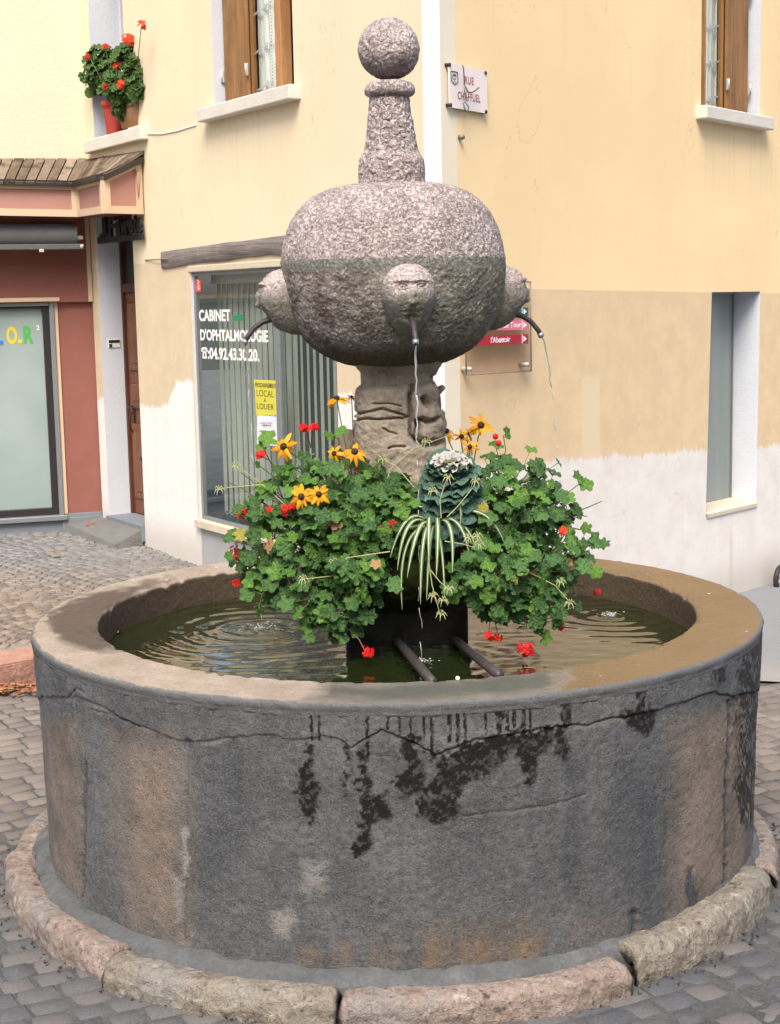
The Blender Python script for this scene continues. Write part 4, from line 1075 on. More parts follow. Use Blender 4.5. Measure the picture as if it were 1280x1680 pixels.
for x, y0, y1, w in ((512, 1158, 1213, 2), (524, 1158, 1213, 2), (603, 1158, 1240, 2.4), (637, 1160, 1195, 2), (655, 1160, 1205, 2), (673, 1160, 1207, 1.6), (695, 1160, 1210, 1.9), (708, 1160, 1238, 2.2), (737, 1158, 1215, 3),
                     (751, 1158, 1220, 3), (762, 1157, 1217, 2.2), (797, 1153, 1203, 2.2), (818, 1150, 1200, 4), (831, 1150, 1195, 3), (843, 1150, 1190, 3), (858, 1150, 1195, 3.2), (868, 1150, 1192, 2), (927, 1142, 1187, 8), (1050, 1132, 1170, 7), (820, 1153, 1175, 8)):
    dd = seg_dist(S + np.stack([nz2 * 6, nz2 * 0], 1), [(x, y0), (x + random.uniform(-1, 1.5), y1)]); W = np.maximum(W, sstep(w * 1.5, w * .8, dd + np.abs(nz2) * w))
for poly in ([(499, 1218), (514, 1214), (516, 1260), (524, 1298), (521, 1330), (507, 1356), (500, 1330), (484, 1318), (492, 1280)], [(568, 1222), (574.5, 1220), (573, 1300), (566, 1306)],
             [(592, 1228), (606, 1228), (606, 1290), (612, 1312), (640, 1294), (640, 1350), (622, 1342), (606, 1360), (612, 1385), (585, 1412), (574, 1382), (590, 1370)],
             [(668, 1210), (690, 1206), (700, 1216), (680, 1226), (690, 1240), (700, 1290), (690, 1302), (662, 1315), (645, 1285), (664, 1258)],
             [(706, 1240), (780, 1220), (802, 1216), (788, 1275), (760, 1290), (750, 1340), (722, 1357), (690, 1346), (692, 1300), (712, 1290)],
             [(780, 1214), (918, 1189), (905, 1215), (885, 1250), (880, 1280), (862, 1290), (855, 1255), (845, 1230), (825, 1247), (803, 1260), (790, 1280), (782, 1250)],
             [(915, 1188), (925, 1188), (938, 1235), (927, 1250), (913, 1240)], [(1013, 1172), (1080, 1158), (1076, 1195), (1052, 1207), (1030, 1190)], [(1170, 1095), (1188, 1085), (1192, 1120), (1178, 1130)]):
    W = np.maximum(W, soft(poly, 9))
edge_d = sstep(1180, 1232, S[:, 0] + nz * 40) * sstep(1400, 1330, py); W = np.maximum(W, edge_d * .75 * (nz + nz2 > -.08))
speck = sstep(-.10, -.03, nz2 + nz * .25 + (fbm(P * 210, 2) - .5) * .35); W = sstep(.30, .72, W + (nz2 + (fbm(P * 190, 2) - .5) * .5) * .75) * (W > .06) * (.55 + .45 * speck) * isf
tan = np.maximum.reduce([.85 * soft([(190, 1210), (275, 1212), (300, 1260), (303, 1545), (225, 1510), (200, 1400)], 34), .85 * soft([(78, 1190), (118, 1180), (130, 1300), (135, 1470), (85, 1420)], 18),
                         .8 * soft([(1110, 1190), (1230, 1150), (1232, 1420), (1100, 1530)], 25), .25 * soft([(930, 1500), (1040, 1500), (1040, 1570), (930, 1590)], 20)])
rust_warm_tint = np.maximum.reduce([1.0 * soft([(490, 1555), (640, 1540), (900, 1530), (900, 1585), (640, 1590), (490, 1578)], 14), .5 * soft([(600, 1520), (880, 1500), (880, 1585), (600, 1585)], 20), .6 * soft([(215, 1500), (300, 1500), (300, 1545), (215, 1515)], 15)])
blue = np.maximum.reduce([.7 * soft([(1030, 1290), (1085, 1260), (1090, 1500), (1050, 1560), (1035, 1420)], 45), soft([(1128, 1425), (1140, 1425), (1138, 1490), (1125, 1490)], 4) * 1.0, .5 * soft([(930, 1250), (960, 1250), (955, 1480), (935, 1480)], 16), .45 * soft([(320, 1230), (420, 1225), (410, 1400), (330, 1500)], 40)]
    + [a_ * np.exp(-(seg_dist(S + np.stack([nz * 8, nz2 * 4], 1), l_) / w_) ** 2) * isf for l_, w_, a_ in (([(1198, 1150), (1193, 1300), (1190, 1448)], 3.5, 1.0), ([(140, 1250), (136, 1470)], 3, .8), ([(1041, 1495), (1040, 1560), (1030, 1578)], 7, .9), ([(310, 1215), (306, 1380), (304, 1545)], 2.5, .45), ([(578, 1232), (578, 1400)], 2, .4))])
pale = np.maximum.reduce([.55 * np.exp(-((py - edge - 5) / 4.) ** 2) * sstep(.5, .68, vnoise(P * 11 + 2)) * isf, 1.0 * soft([(298, 1356), (306, 1356), (307, 1437), (299, 1437)], 4), .9 * soft([(285, 1440), (297, 1440), (298, 1515), (290, 1515)], 6), .75 * soft([(500, 1415), (535, 1415), (535, 1465), (498, 1465)], 10), .9 * soft([(450, 1500), (480, 1490), (478, 1540), (455, 1540)], 8), .3 * soft([(640, 1200), (1000, 1180), (1000, 1190), (640, 1230)], 10)])
rr = np.hypot(P[:, 0], P[:, 1]); P[:, 0] *= 1 + d / rr; P[:, 1] *= 1 + d / rr
lobj('basin_wall', V, 'basin_render', attrs=dict(wet=W, tan=tan, rust_warm_tint=rust_warm_tint, blue=blue, pale=pale))

# rim slab with its inner face
prof = np.vstack([[(1.072, .18)], [(1.072, .765)], smooth_profile([(1.072, .765), (1.073, .786), (1.09, .786)], 4)[1:-1], [(1.09, .786), (1.278, .787)],
                  smooth_profile([(1.278, .787), (1.2945, .7855), (1.2955, .772), (1.2935, .764)], 6)[1:], smooth_profile([(1.2935, .764), (1.2895, .761), (1.2925, .757), (1.2915, .744), (1.27, .741)], 5)[1:]])
V = lathe(prof, 640, 130, 0, 0)
rr = np.hypot(V[..., 0], V[..., 1]); k = np.clip((1.2 - rr) / .13, 0, 1); V[..., 1] += .022 * k
P = V.reshape(-1, 3); px, py = project(P); S = np.stack([px, py], 1); nz = fbm(P * 18, 4) - .5; nz2 = fbm(P * 70, 3) - .5
Sn = S + np.stack([nz * 40 + nz2 * 14, nz * 14 + nz2 * 6], 1); r2 = np.hypot(P[:, 0], P[:, 1] - .0)
N = gnormals(V); chip = np.exp(-((np.hypot(P[:, 0], P[:, 1] - .022) - 1.08) / .014) ** 2) * sstep(.1, .3, fbm(P * 26 + 3, 3) - .42)
d = (.0025 * (fbm(P * 16, 4) - .5) * 2 + .0014 * nz2 * 2) + .004 * np.exp(-((r2 - 1.292) / .012) ** 2) * (fbm(P * 20 + 8, 4) - .5) - .003 * np.exp(-((r2 - 1.292) / .012) ** 2) * sstep(.55, .68, fbm(P * 13 + 4, 3)); Vz = P[:, 2] > .2
V2 = V + N * d.reshape(V.shape[:2])[..., None]; P2 = V2.reshape(-1, 3); P2[:, 2] -= chip * .012
isf = np.ones(len(P), bool)
top = sstep(.780, .785, P[:, 2])
wet = np.maximum(soft([(72, 1018), (108, 988), (165, 972), (240, 955), (285, 948), (262, 958), (200, 985), (168, 1020), (178, 1045), (205, 1068), (150, 1068), (100, 1052)], 6), 0) * top
grey = soft([(500, 1154), (545, 1112), (640, 1112), (760, 1102), (930, 1085), (905, 1142), (800, 1152), (640, 1162)], 22) * top
facade_glow = sstep(820, 940, px + nz * 160) * top * (1 - grey)
inner = sstep(1.094, 1.082, np.hypot(P[:, 0], P[:, 1] - .022)) * sstep(.784, .775, P[:, 2] + nz * .02)
edge_ = sstep(1.281, 1.289, r2 + nz2 * .016 + nz * .01)
lobj('rim', V2, 'rim_stone', attrs=dict(wet=wet, grey=grey, facade_glow=facade_glow, inner=inner, edge=edge_))

# footing: mortar bed and curb stones
CX, CY = -.03, -.02
V = lathe([(1.25, -.002), (1.282, -.010), (1.300, -.022), (1.318, -.036), (1.33, -.07), (1.335, -.13)], 500, 50, 0, 0)
k = np.clip((np.hypot(V[..., 0], V[..., 1]) - 1.25) / .2, 0, 1); V[..., 1] += CY * k
N = gnormals(V); V[..., 0] += -.03 * np.clip((np.hypot(V[..., 0], V[..., 1]) - 1.27) / .06, 0, 1); V = rough_disp(V, N, .014, 8, .007, 34); lobj('mortar_bed', V, 'mortar')
def curb_piece(t0, t1, rin, rout, h, mat, seed):
    nT, nP = max(20, int((t1 - t0) * 1.5 / .014)), 34
    th = np.linspace(t0, t1, nT); ph = np.linspace(0, 1, nP)
    # cross-section: rounded boulder-edge
    V = np.zeros((nP, nT, 3)); cr = (rin + rout) / 2; hw = (rout - rin) / 2
    ang = np.linspace(math.pi * 1.02, -.12 * math.pi, nP)
    cs, sn = np.cos(ang), np.sin(ang)
    sx = np.sign(cs) * np.abs(cs) ** .62; sz = np.sign(sn) * np.abs(sn) ** .62
    endf = np.minimum(1, np.minimum((th - t0), (t1 - th)) * 1.5 / .035); endf = np.sqrt(1 - (1 - endf) ** 2) * .30 + .70
    R = cr + (hw * sx)[:, None] * (.9 + .1 * endf)[None]; Z = (h * sz)[:, None] * endf[None]
    V[..., 0] = CX + R * np.cos(th); V[..., 1] = CY + R * np.sin(th); V[..., 2] = Z - .112
    N = gnormals(V, False); off = np.array([seed * 3.1, seed * 1.7, 0])
    P = (V + off).reshape(-1, 3); d = .013 * (fbm(P * 5, 4) - .5) * 2 + .007 * (fbm(P * 24, 4) - .5) * 2; lowf = np.clip(-V[..., 2].ravel() / .1, 0, 1); d += .012 * lowf * (fbm(P * 45 + 9, 3) - .5) * 2
    V = V + N * d.reshape(V.shape[:2])[..., None]
    r, c = V.shape[:2]; me = npmesh('curb_stone', V.reshape(-1, 3), gridquads(r, c, False), mat)
    bm = bmesh.new(); bm.from_mesh(me); bmesh.ops.holes_fill(bm, edges=[e for e in bm.edges if e.is_boundary], sides=0); bm.to_mesh(me); bm.free()
    return link('curb_stone', me, ft)
def theta_of(px, py, z=-.03):
    p = onz(px, py, z); return math.atan2(p[1] - CY, p[0] - CX) % (2 * math.pi)
j1, j2, j3, j4, j5 = (theta_of(*c) for c in ((60, 1400), (178, 1575), (553, 1650), (1085, 1605), (1262, 1430)))
g = .002
curb_piece(math.pi * .80, j1 - g, 1.285, 1.385, .085, 'curb_pink', 1); curb_piece(j1 + g, j2 - g, 1.275, 1.395, .105, 'curb_pink', 2); curb_piece(j2 + g, j3 - g, 1.30, 1.425, .098, 'curb_tan', 3)
curb_piece(j3 + g, j4 - .03, 1.315, 1.43, .098, 'curb_pink', 4); curb_piece(j4 + .004, j5 - .03, 1.25, 1.385, .12, 'curb_tan', 5); curb_piece(j5 + .03, j5 + .62, 1.27, 1.385, .09, 'curb_pink', 6)
curb_piece(j5 + .64, j5 + 1.3, 1.285, 1.39, .09, 'curb_tan', 7); curb_piece(j5 + 1.32, j5 + 2.0, 1.285, 1.39, .09, 'curb_pink', 8)

# water in the basin: rings where the jets land, ripples between
nr, nth = 260, 420
rad = np.linspace(0.002, 1.078, nr); th = np.linspace(0, 2 * math.pi, nth, endpoint=False)
X = rad[:, None] * np.cos(th); Y = .022 + rad[:, None] * np.sin(th)
WZ = .668
Z = np.full_like(X, WZ)
IMP = [(onz(430, 1031, WZ), .0042, 62, 2.6), (onz(1003, 1010, WZ), .0026, 70, 4.2), (onz(690, 1086, WZ), .0030, 80, 6.0)]
for p_, a, k, dec in IMP:
    D = np.hypot(X - p_[0], Y - p_[1]); ph = fbm(np.stack([X.ravel() * 3, Y.ravel() * 3, 0 * X.ravel()], 1), 2).reshape(X.shape) * 3.0
    am = .55 + .9 * sstep(.38, .66, fbm(np.stack([X.ravel() * 5, Y.ravel() * 5, 0 * X.ravel() + k], 1), 3)).reshape(X.shape)
    Z += a * am * np.cos(D * k * (1 + .25 * np.exp(-D * 3)) + ph) * np.exp(-D * dec) * np.minimum(1, D / .04)
    Z += a * 1.5 * (fbm(np.stack([X.ravel() * 55, Y.ravel() * 55, 0 * X.ravel() + 3], 1), 3).reshape(X.shape) - .5) * np.exp(-(D / .07) ** 2) * 3.0
Z += .0012 * (fbm(np.stack([X.ravel() * 16, Y.ravel() * 30, 0 * X.ravel()], 1), 3).reshape(X.shape) - .5) * 2
V = np.stack([X, Y, Z], -1)
water = link('water', npmesh('water', V.reshape(-1, 3), gridquads(nr, nth), 'water'), None, 'structure')
water['label'] = 'dark rippled water filling the round stone basin'

# pedestal, planter with soil and moss
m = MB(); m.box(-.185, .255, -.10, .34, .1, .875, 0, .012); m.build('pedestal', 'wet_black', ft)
V = lathe(smooth_profile([(.16, .80), (.27, .86), (.33, .93), (.345, .985), (.31, 1.02), (.0, 1.03)]), 130, 60, .035, .02)
N = gnormals(V); V = rough_disp(V, N, .03, 9, .012, 34); lobj('planter', V, 'moss')
for a, b in (((648, 1042, .70), (706, 1117, .735)), ((742, 1042, .70), (815, 1107, .735))):
    p0, p1 = onz(*a), onz(*b); p1 = p0 + (p1 - p0) * 1.05; m = MB(); p0[2], p1[2] = .69, .742
    m.tube([p0, p0 * .5 + p1 * .5, p1], .016, 10); m.build('iron_bar', 'iron', ft) if 'iron' in M else None
    if 'iron' not in M:
        simple('iron', (.055, .045, .042), .5, .3, var=.5, scale=40, bumpd=.003, bscale=60); m.build('iron_bar', 'iron', ft)

# carved column
nT, nZ = 420, 330
th = np.linspace(0, 2 * math.pi, nT, endpoint=False); z = np.linspace(.95, 1.70, nZ)
ct, stt = np.cos(th), np.sin(th)
sup = (np.abs(ct) ** 3.2 + np.abs(stt) ** 3.2) ** (-1 / 3.2)
hw = np.interp(z, [.95, 1.2, 1.30, 1.45, 1.585, 1.60, 1.64, 1.665, 1.70], [.175, .172, .166, .158, .150, .128, .135, .155, .17])
V = np.zeros((nZ, nT, 3)); V[..., 0] = .022 + hw[:, None] * (sup * ct)[None]; V[..., 1] = .01 + hw[:, None] * .95 * (sup * stt)[None]; V[..., 2] = z[:, None]
N = gnormals(V); P = V.reshape(-1, 3); px, py = project(P); S = np.stack([px, py], 1); f_ = (N.reshape(-1, 3)[:, 1] < .2)
nz = fbm(P * 16, 4) - .5
d = .012 * (fbm(P * 6, 4) - .5) * 2 + .006 * (fbm(P * 26, 3) - .5) * 2 + .002 * (fbm(P * 90, 2) - .5)
Sn = S + np.stack([nz * 10, nz * 8], 1)
for pts, w, a in (([(580, 678), (605, 676), (628, 672), (648, 678), (664, 682)], 1.8, -.012), ([(580, 687), (620, 688), (660, 687), (668, 684)], 1.8, -.012), ([(612, 664), (640, 664), (660, 668)], 1.4, -.007), ([(638, 736), (650, 733), (664, 733)], 1.8, -.009),
                  ([(629, 703), (636, 708), (650, 712)], 1.5, -.007), ([(675, 634), (673, 680), (675, 715), (682, 722)], 3.0, -.022), ([(684, 690), (688, 700), (686, 722), (700, 728), (720, 727)], 5, -.030), ([(690, 686), (702, 692), (716, 688)], 4, -.022),
                  ([(697, 655), (702, 664)], 4.5, -.022), ([(712, 620), (722, 645), (726, 668)], 3.5, -.022), ([(580, 634), (580, 760)], 2.5, -.010)):
    d = d + 1.7 * a * np.exp(-(seg_dist(Sn, pts) / w) ** 2) * f_
for c, w, a in (((706, 640), 16, .020), ((706, 680), 13, .022), ((692, 712), 9, .015), ((730, 640), 9, .022), ((722, 700), 12, .006), ((565, 690), 14, .03), ((566, 715), 14, .03)):
    d = d + a * np.exp(-((S[:, 0] - c[0]) ** 2 + (S[:, 1] - c[1]) ** 2) / w ** 2) * f_
V = V + N * d.reshape(nZ, nT)[..., None]
lobj('column', V, 'column_stone')
m = MB()
V = lathe(smooth_profile([(.0, 1.44), (.03, 1.44), (.045, 1.42), (.05, 1.3), (.055, 1.0)]), 40, 50, -.165, .05); N = gnormals(V); V = rough_disp(V, N, .014, 14, .005, 50); lobj('side_block', V, 'column_stone')

# globe of two stones
gp = smooth_profile([(.135, 1.668), (.20, 1.682), (.30, 1.735), (.362, 1.83), (.392, 1.93), (.398, 2.0), (.396, 2.03), (.385, 2.10), (.345, 2.20), (.27, 2.268), (.17, 2.297), (.05, 2.303), (.0, 2.303)])
V = lathe(gp, 620, 340); N = gnormals(V); P = V.reshape(-1, 3)
d = .005 * (fbm(P * 5, 3) - .5) * 2 + .0037 * (fbm(P * 78, 3) - .5) * 2
w_ = np.abs(fbm(P * (56, 56, 42) + 5, 2) - .5); amp = np.where(P[:, 2] > 2.03, 1.0, .5); d -= .0042 * amp * (1 - sstep(0, .06, w_))
j = np.exp(-((P[:, 2] - 2.015) / .016) ** 4); d = d * (1 - .8 * j) - .001 * j
V = V + N * d.reshape(V.shape[:2])[..., None]; lobj('globe', V, 'granite_globe')
# stem, collar and ball
V = lathe(smooth_profile([(.118, 2.296), (.118, 2.345), (.112, 2.385), (.095, 2.405), (.088, 2.44), (.078, 2.52), (.070, 2.58), (.068, 2.60)]), 200, 220); N = gnormals(V); P = V.reshape(-1, 3)
d = .006 * (fbm(P * 9, 3) - .5) * 2 + .004 * (fbm(P * 60, 3) - .5) * 2; w_ = np.abs(fbm(P * (40, 40, 26), 2) - .5); d -= .0045 * (1 - sstep(0, .06, w_)); V = V + N * d.reshape(V.shape[:2])[..., None]
lobj('stem', V, 'granite_pink')
V = lathe(smooth_profile([(.0, 2.590), (.066, 2.592), (.086, 2.600), (.089, 2.618), (.078, 2.636), (.062, 2.646), (.0, 2.652)]), 110, 70); N = gnormals(V); V = rough_disp(V, N, .003, 14, .003, 60); lobj('collar', V, 'granite_pink')
a = np.linspace(-math.pi / 2, math.pi / 2, 60); V = lathe(np.stack([.1065 * np.cos(a), 2.753 + .1045 * np.sin(a)], 1), 150, 110); N = gnormals(V); V = rough_disp(V, N, .004, 9, .0035, 60, .003, 34); lobj('ball_finial', V, 'granite_ball')

# four mask heads with bent spouts
def mask(az, zc, seed):
    """az: outward direction of the face"""
    o = np.array([math.cos(az), math.sin(az), 0]); rt = np.array([-math.sin(az), math.cos(az), 0]); up = np.array([0, 0, 1.])
    nu, nv = 220, 190
    u = np.linspace(-math.pi, math.pi, nu, endpoint=False); v = np.linspace(-math.pi / 2, math.pi / 2, nv)
    cu, su = np.cos(u)[None], np.sin(u)[None]; cv, sv = np.cos(v)[:, None], np.sin(v)[:, None]
    e = lambda a, p: np.sign(a) * np.abs(a) ** p
    X = e(cv, .75) * e(su, .85); Yo = e(cv, .75) * e(cu, .85); Zu = e(sv, .80) * np.ones_like(su)
    wide = np.interp(Zu, [-1, -.5, 0, .5, 1], [.60, .80, .98, 1.0, .92])
    x = X * .091 * wide; zz = Zu * .116; dep = np.interp(Zu, [-1, -.6, 0, .35, 1], [.070, .098, .112, .118, .112]); y = Yo * dep
    # carved face
    def blob(cx, cz, wx, wz, a): return a * np.exp(-((x - cx) / wx) ** 2 - ((zz - cz) / wz) ** 2) * (Yo > 0)
    f = np.zeros_like(x)
    for s_ in (-1, 1):
        ex, ez = s_ * .032, .044
        q = np.sqrt(((x - ex) / .019) ** 2 + ((zz - ez + .06 * np.abs(x - ex)) / .0085) ** 2)
        f += (Yo > 0) * (.0055 * np.exp(-((q - 1.0) / .28) ** 2) - .0150 * np.exp(-((q - .0) / 1.5) ** 2) + .0115 * np.exp(-(q / .42) ** 2))
        f += blob(s_ * .032, .062, .030, .006, .010) + blob(s_ * .052, -.018, .022, .03, .006) + blob(s_ * .017, -.016, .006, .006, -.005) + blob(s_ * .030, -.040, .008, .028, -.004)
    f += blob(0, .020, .009, .028, .012) + blob(0, -.012, .015, .011, .015) + blob(0, -.040, .028, .006, -.005) + blob(0, -.088, .028, .016, .008) + blob(0, -.058, .016, .013, -.018) + blob(0, .075, .06, .004, -.003) + blob(0, .087, .06, .004, -.003)
    y = y + f
    W_ = (np.array([AX, AY, zc]) + o * .364)[None, None] + x[..., None] * rt + y[..., None] * o + zz[..., None] * up
    # lean back: chin follows the globe inwards
    W_ = W_ + o * (np.minimum(zz, 0) * .22)[..., None]
    N = gnormals(W_); P = W_.reshape(-1, 3) + seed; dd = .0025 * (fbm(P * 18, 3) - .5) * 2 + .0020 * (fbm(P * 80, 3) - .5) * 2
    up_rough = sstep(.02, .06, zz).ravel(); w_ = np.abs(fbm(P * 42, 2) - .5); dd -= .003 * up_rough * (1 - sstep(0, .07, w_))
    W_ = W_ + N * dd.reshape(W_.shape[:2])[..., None]
    h = lobj('mask', W_, 'granite_mask')
    base = np.array([AX, AY, zc]) + o * (.364 + .055) - up * .062
    m = MB(); pts = [base + o * s_ - up * q for s_, q in ((-.03, -.012), (.01, -.004), (.045, .006), (.075, .026), (.100, .056), (.112, .078))]
    m.tube(pts, [.011, .011, .0095, .009, .009, .009], 12); m.tube([pts[-1] + (pts[-1] - pts[-2]) * -.5, pts[-1] + (pts[-1] - pts[-2]) * .15], .0108, 12, 1)
    sp_ = m.build('spout', ['iron', 'aluminium'], h)
    m = MB(); m.tube([pts[-1] + (pts[-1] - pts[-2]) * .1, pts[-1] + (pts[-1] - pts[-2]) * .16], .009, 10)
    m.build('spout_mouth', 'black_frame', h)
    return pts[-1], o
AZ0 = math.radians(-90 + 7)
tips = [mask(AZ0 + k * math.pi / 2, 1.898, k * 5.0) for k in range(4)]
# falling jets and their splashes
def jet(tip, land, label, seed, solid=.3):
    r = random.Random(seed); m = MB(); v = land - tip; n = 46
    pts = []
    for i in range(n):
        t = i / (n - 1); hx = tip + v * np.array([t ** .55, t ** .55, 0]); hx[2] = tip[2] + v[2] * (.06 * t + .94 * t * t) if False else tip[2] + v[2] * t
        pts.append(hx + np.array([r.gauss(0, .0015), r.gauss(0, .0015), 0]) * (1 + 2 * t))
    i = 0
    while i < n - 3:
        L = r.randint(5, 9) if i < n * solid else r.randint(2, 4); seg = pts[i:i + L]
        if len(seg) > 1: m.tube(seg, [(.0034 if i < n * solid else .0019) * r.uniform(.6, 1.15) * (1 - .35 * i / n) for _ in seg], 7)
        i += L - 1 + (0 if i < n * solid else r.choice((1, 2, 3, 4)))
    j = m.build('water_jet', 'falling_water'); tag(j, label, 'water jet', 'jets falling from the masks', 'stuff')
def splash(c, label, rad_, seed, n=60):
    r = random.Random(seed); m = MB()
    for _ in range(n):
        a, q = r.uniform(0, 6.28), rad_ * abs(r.gauss(0, .5)); p = np.array([c[0] + q * math.cos(a), c[1] + q * math.sin(a), WZ + abs(r.gauss(0, .006))]); s_ = r.uniform(.0010, .0030)
        bm = bmesh.new(); bmesh.ops.create_icosphere(bm, subdivisions=1, radius=s_)
        for v_ in bm.verts: v_.co = Vector(p) + Vector((v_.co.x * 1.5, v_.co.y * 1.5, v_.co.z * .8))
        m.frombm(bm, 0, True)
    j = m.build('splash', 'falling_water'); tag(j, label, 'splash', 'splashes where the jets land', 'stuff')
for k, (tip, o) in enumerate(tips):
    land = (IMP[2][0], onz(930, 1000, WZ), tip + o * .3, IMP[0][0])[k].copy(); land[2] = WZ
    jet(tip, land, ('thin broken water jet falling from the front mask', 'water jet from the right hand mask', 'water jet falling behind the column', 'water jet falling from the left hand mask')[k], k, (.24, .10, .1, .06)[k])
splash(IMP[0][0], 'bubbling splash in the ripple rings at the left', .07, 11, 90); splash(IMP[1][0], 'white splash on the brown reflecting water at the right', .05, 12, 70); splash(IMP[2][0], 'small splash between the two iron bars', .06, 13, 50)

# ------------------------------------------------------------------ ground
GZ0 = -.105
step_a, step_b = onz(0, 1131, GZ0), onz(52, 1125, GZ0)
STEP_T = onz(25, 1088, .02)
sd_ = np.array([.748, .664]); sn_ = np.array([-.664, .748])    # along the step and up towards the terrace
S0 = onz(25, 1127, GZ0)[:2]
def side(x, y): return (x - S0[0]) * sn_[0] + (y - S0[1]) * sn_[1]
def gz_road(x, y):
    s_ = (x - .27) * .62 + (y - 2.45) * .784
    return GZ0 - .035 * np.clip(s_ + .4, 0, 5) * (np.asarray(x) > -.5)
def gz_terr(x, y): return .02 + .028 * np.clip(side(x, y), 0, 4)
def ground_mats():
    t = NT('road_mortar'); v = t.pos(); x, y, z = t.sep(v); n = t.noise(v, 3, 5, .6); n2 = t.noise(v, 60, 5, .7); n3 = t.noise(v, 240, 3)
    c = t.ramp(t.mth('MULTIPLY_ADD', n, .5, t.mth('MULTIPLY', n2, .5)), [(.35, (.052, .053, .054)), (.5, (.088, .088, .087)), (.66, (.135, .132, .128))])
    c = t.mix(t.mapr(n3, .6, .72, 0, .5), c, (.32, .31, .30)); t.p(Base_Color=c, Roughness=.9, Specular_IOR_Level=.2); t.bump(t.mth('ADD', n2, t.mth('MULTIPLY', n3, .4)), .006); M['road_mortar'] = t.m
    t = NT('asphalt'); v = t.pos(); n = t.noise(v, 2, 4); n2 = t.noise(v, 220, 4, .7)
    t.p(Base_Color=t.mix(n, t.mix(n2, (.15, .155, .165), (.25, .255, .27)), t.mix(n2, (.20, .205, .215), (.30, .305, .315))), Roughness=.85, Specular_IOR_Level=.3); t.bump(n2, .004); M['asphalt'] = t.m
    simple('concrete', (.24, .23, .215), .9, var=.15, scale=5, bumpd=.004, bscale=90)
    t = NT('sett'); v = t.pos(); r = t.rnd(); n = t.noise(v, 26, 5, .65); n2 = t.noise(v, 150, 4, .7); big = t.noise(v, .8, 3)
    g = t.mth('MULTIPLY_ADD', r, .55, t.mth('MULTIPLY', n, .45))
    c = t.ramp(g, [(.15, (.060, .064, .072)), (.4, (.085, .087, .093)), (.6, (.107, .103, .102)), (.85, (.135, .12, .112))])
    x_, y_, z_ = t.sep(v)
    c = t.mix(t.mapr(t.mth('ADD', y_, t.mth('MULTIPLY', big, .8)), .1, 1.0, 0, .85), c, t.mix(r, (.15, .122, .10), (.235, .195, .165)))
    c = t.mix(t.mapr(n2, .4, .7, 0, .35), c, (.21, .205, .20)); t.p(Base_Color=c, Roughness=.75, Specular_IOR_Level=.35); t.bump(t.mth('ADD', n, t.mth('MULTIPLY', n2, .5)), .005); M['sett'] = t.m
    t = NT('sett_far'); v = t.pos(); x, y, z = t.sep(v); r = t.attr('tone'); n = t.noise(v, 30, 4, .65); n2 = t.noise(v, 150, 3); big = t.noise(v, .9, 3)
    g = t.mth('MULTIPLY_ADD', r, .6, t.mth('MULTIPLY', n, .4))
    c = t.ramp(g, [(.15, (.135, .105, .085)), (.45, (.195, .157, .128)), (.65, (.24, .193, .155)), (.9, (.27, .19, .15))])
    c = t.mix(t.mapr(t.mth('ADD', y, t.mth('MULTIPLY', big, 1.5)), 4.6, 6.2), c, t.mix(r, (.15, .15, .152), (.22, .215, .21)))
    t.p(Base_Color=c, Roughness=.75, Specular_IOR_Level=.35); t.bump(t.mth('ADD', n, t.mth('MULTIPLY', n2, .5)), .004); M['sett_far'] = t.m
    simple('joint_pale', (.215, .19, .165), .95, var=.2, scale=20, bumpd=.004, bscale=80)
    simple('joint_dark', (.075, .07, .062), .95, var=.4, scale=20, bumpd=.004, bscale=80)
    stone('kerb_red', ((.22, .11, .08), (.36, .20, .15), (.46, .29, .23)), .005, 40, pk=.05)
    simple('step_concrete', (.15, .15, .145), .92, var=.25, scale=10, bumpd=.008, bscale=60)
ground_mats()
gx = np.r_[np.linspace(-40, -4, 14)[:-1], np.linspace(-4, 5, 150), np.linspace(5, 40, 14)[1:]]; gy = np.r_[np.linspace(-40, -4, 14)[:-1], np.linspace(-4, 9, 200), np.linspace(9, 40, 14)[1:]]
GX, GY = np.meshgrid(gx, gy); GZ = gz_road(GX, GY) - .0015 + .007 * (fbm(np.stack([GX.ravel() * 2.2, GY.ravel() * 2.2, 0 * GX.ravel()], 1), 4).reshape(GX.shape) - .5) * 2
ground = link('ground', npmesh('ground', np.stack([GX, GY, GZ], -1).reshape(-1, 3), gridquads(len(gy), len(gx), False), 'road_mortar'), None, 'structure')
ground['label'] = 'grey mortared street ground under the setts'
# asphalt street beyond, and the pale concrete strip before it
def sheet_on(f, u0, u1, v0, v1, o, du, dv, lift, n=24):
    U, Vv = np.meshgrid(np.linspace(u0, u1, n), np.linspace(v0, v1, n)); X = o[0] + du[0] * U + dv[0] * Vv; Y = o[1] + du[1] * U + dv[1] * Vv
    return np.stack([X, Y, f(X, Y) + lift], -1)
ro = onz(1262, 1086, -.14)[:2]; dd_ = np.array([.97, -.24]); dv_ = np.array([.24, .97])
V = sheet_on(gz_road, -1.3, 9, 0, 16, ro, dd_, dv_, .008, 60); asph = link('road', npmesh('road', V.reshape(-1, 3), gridquads(60, 60, False), 'asphalt'), None, 'structure')
V = sheet_on(gz_road, -1.3, 6, -.42, -.004, ro, dd_, dv_, .011, 20); link('pavement_strip', npmesh('pavement_strip', V.reshape(-1, 3), gridquads(20, 20, False), 'concrete'), None, 'structure')

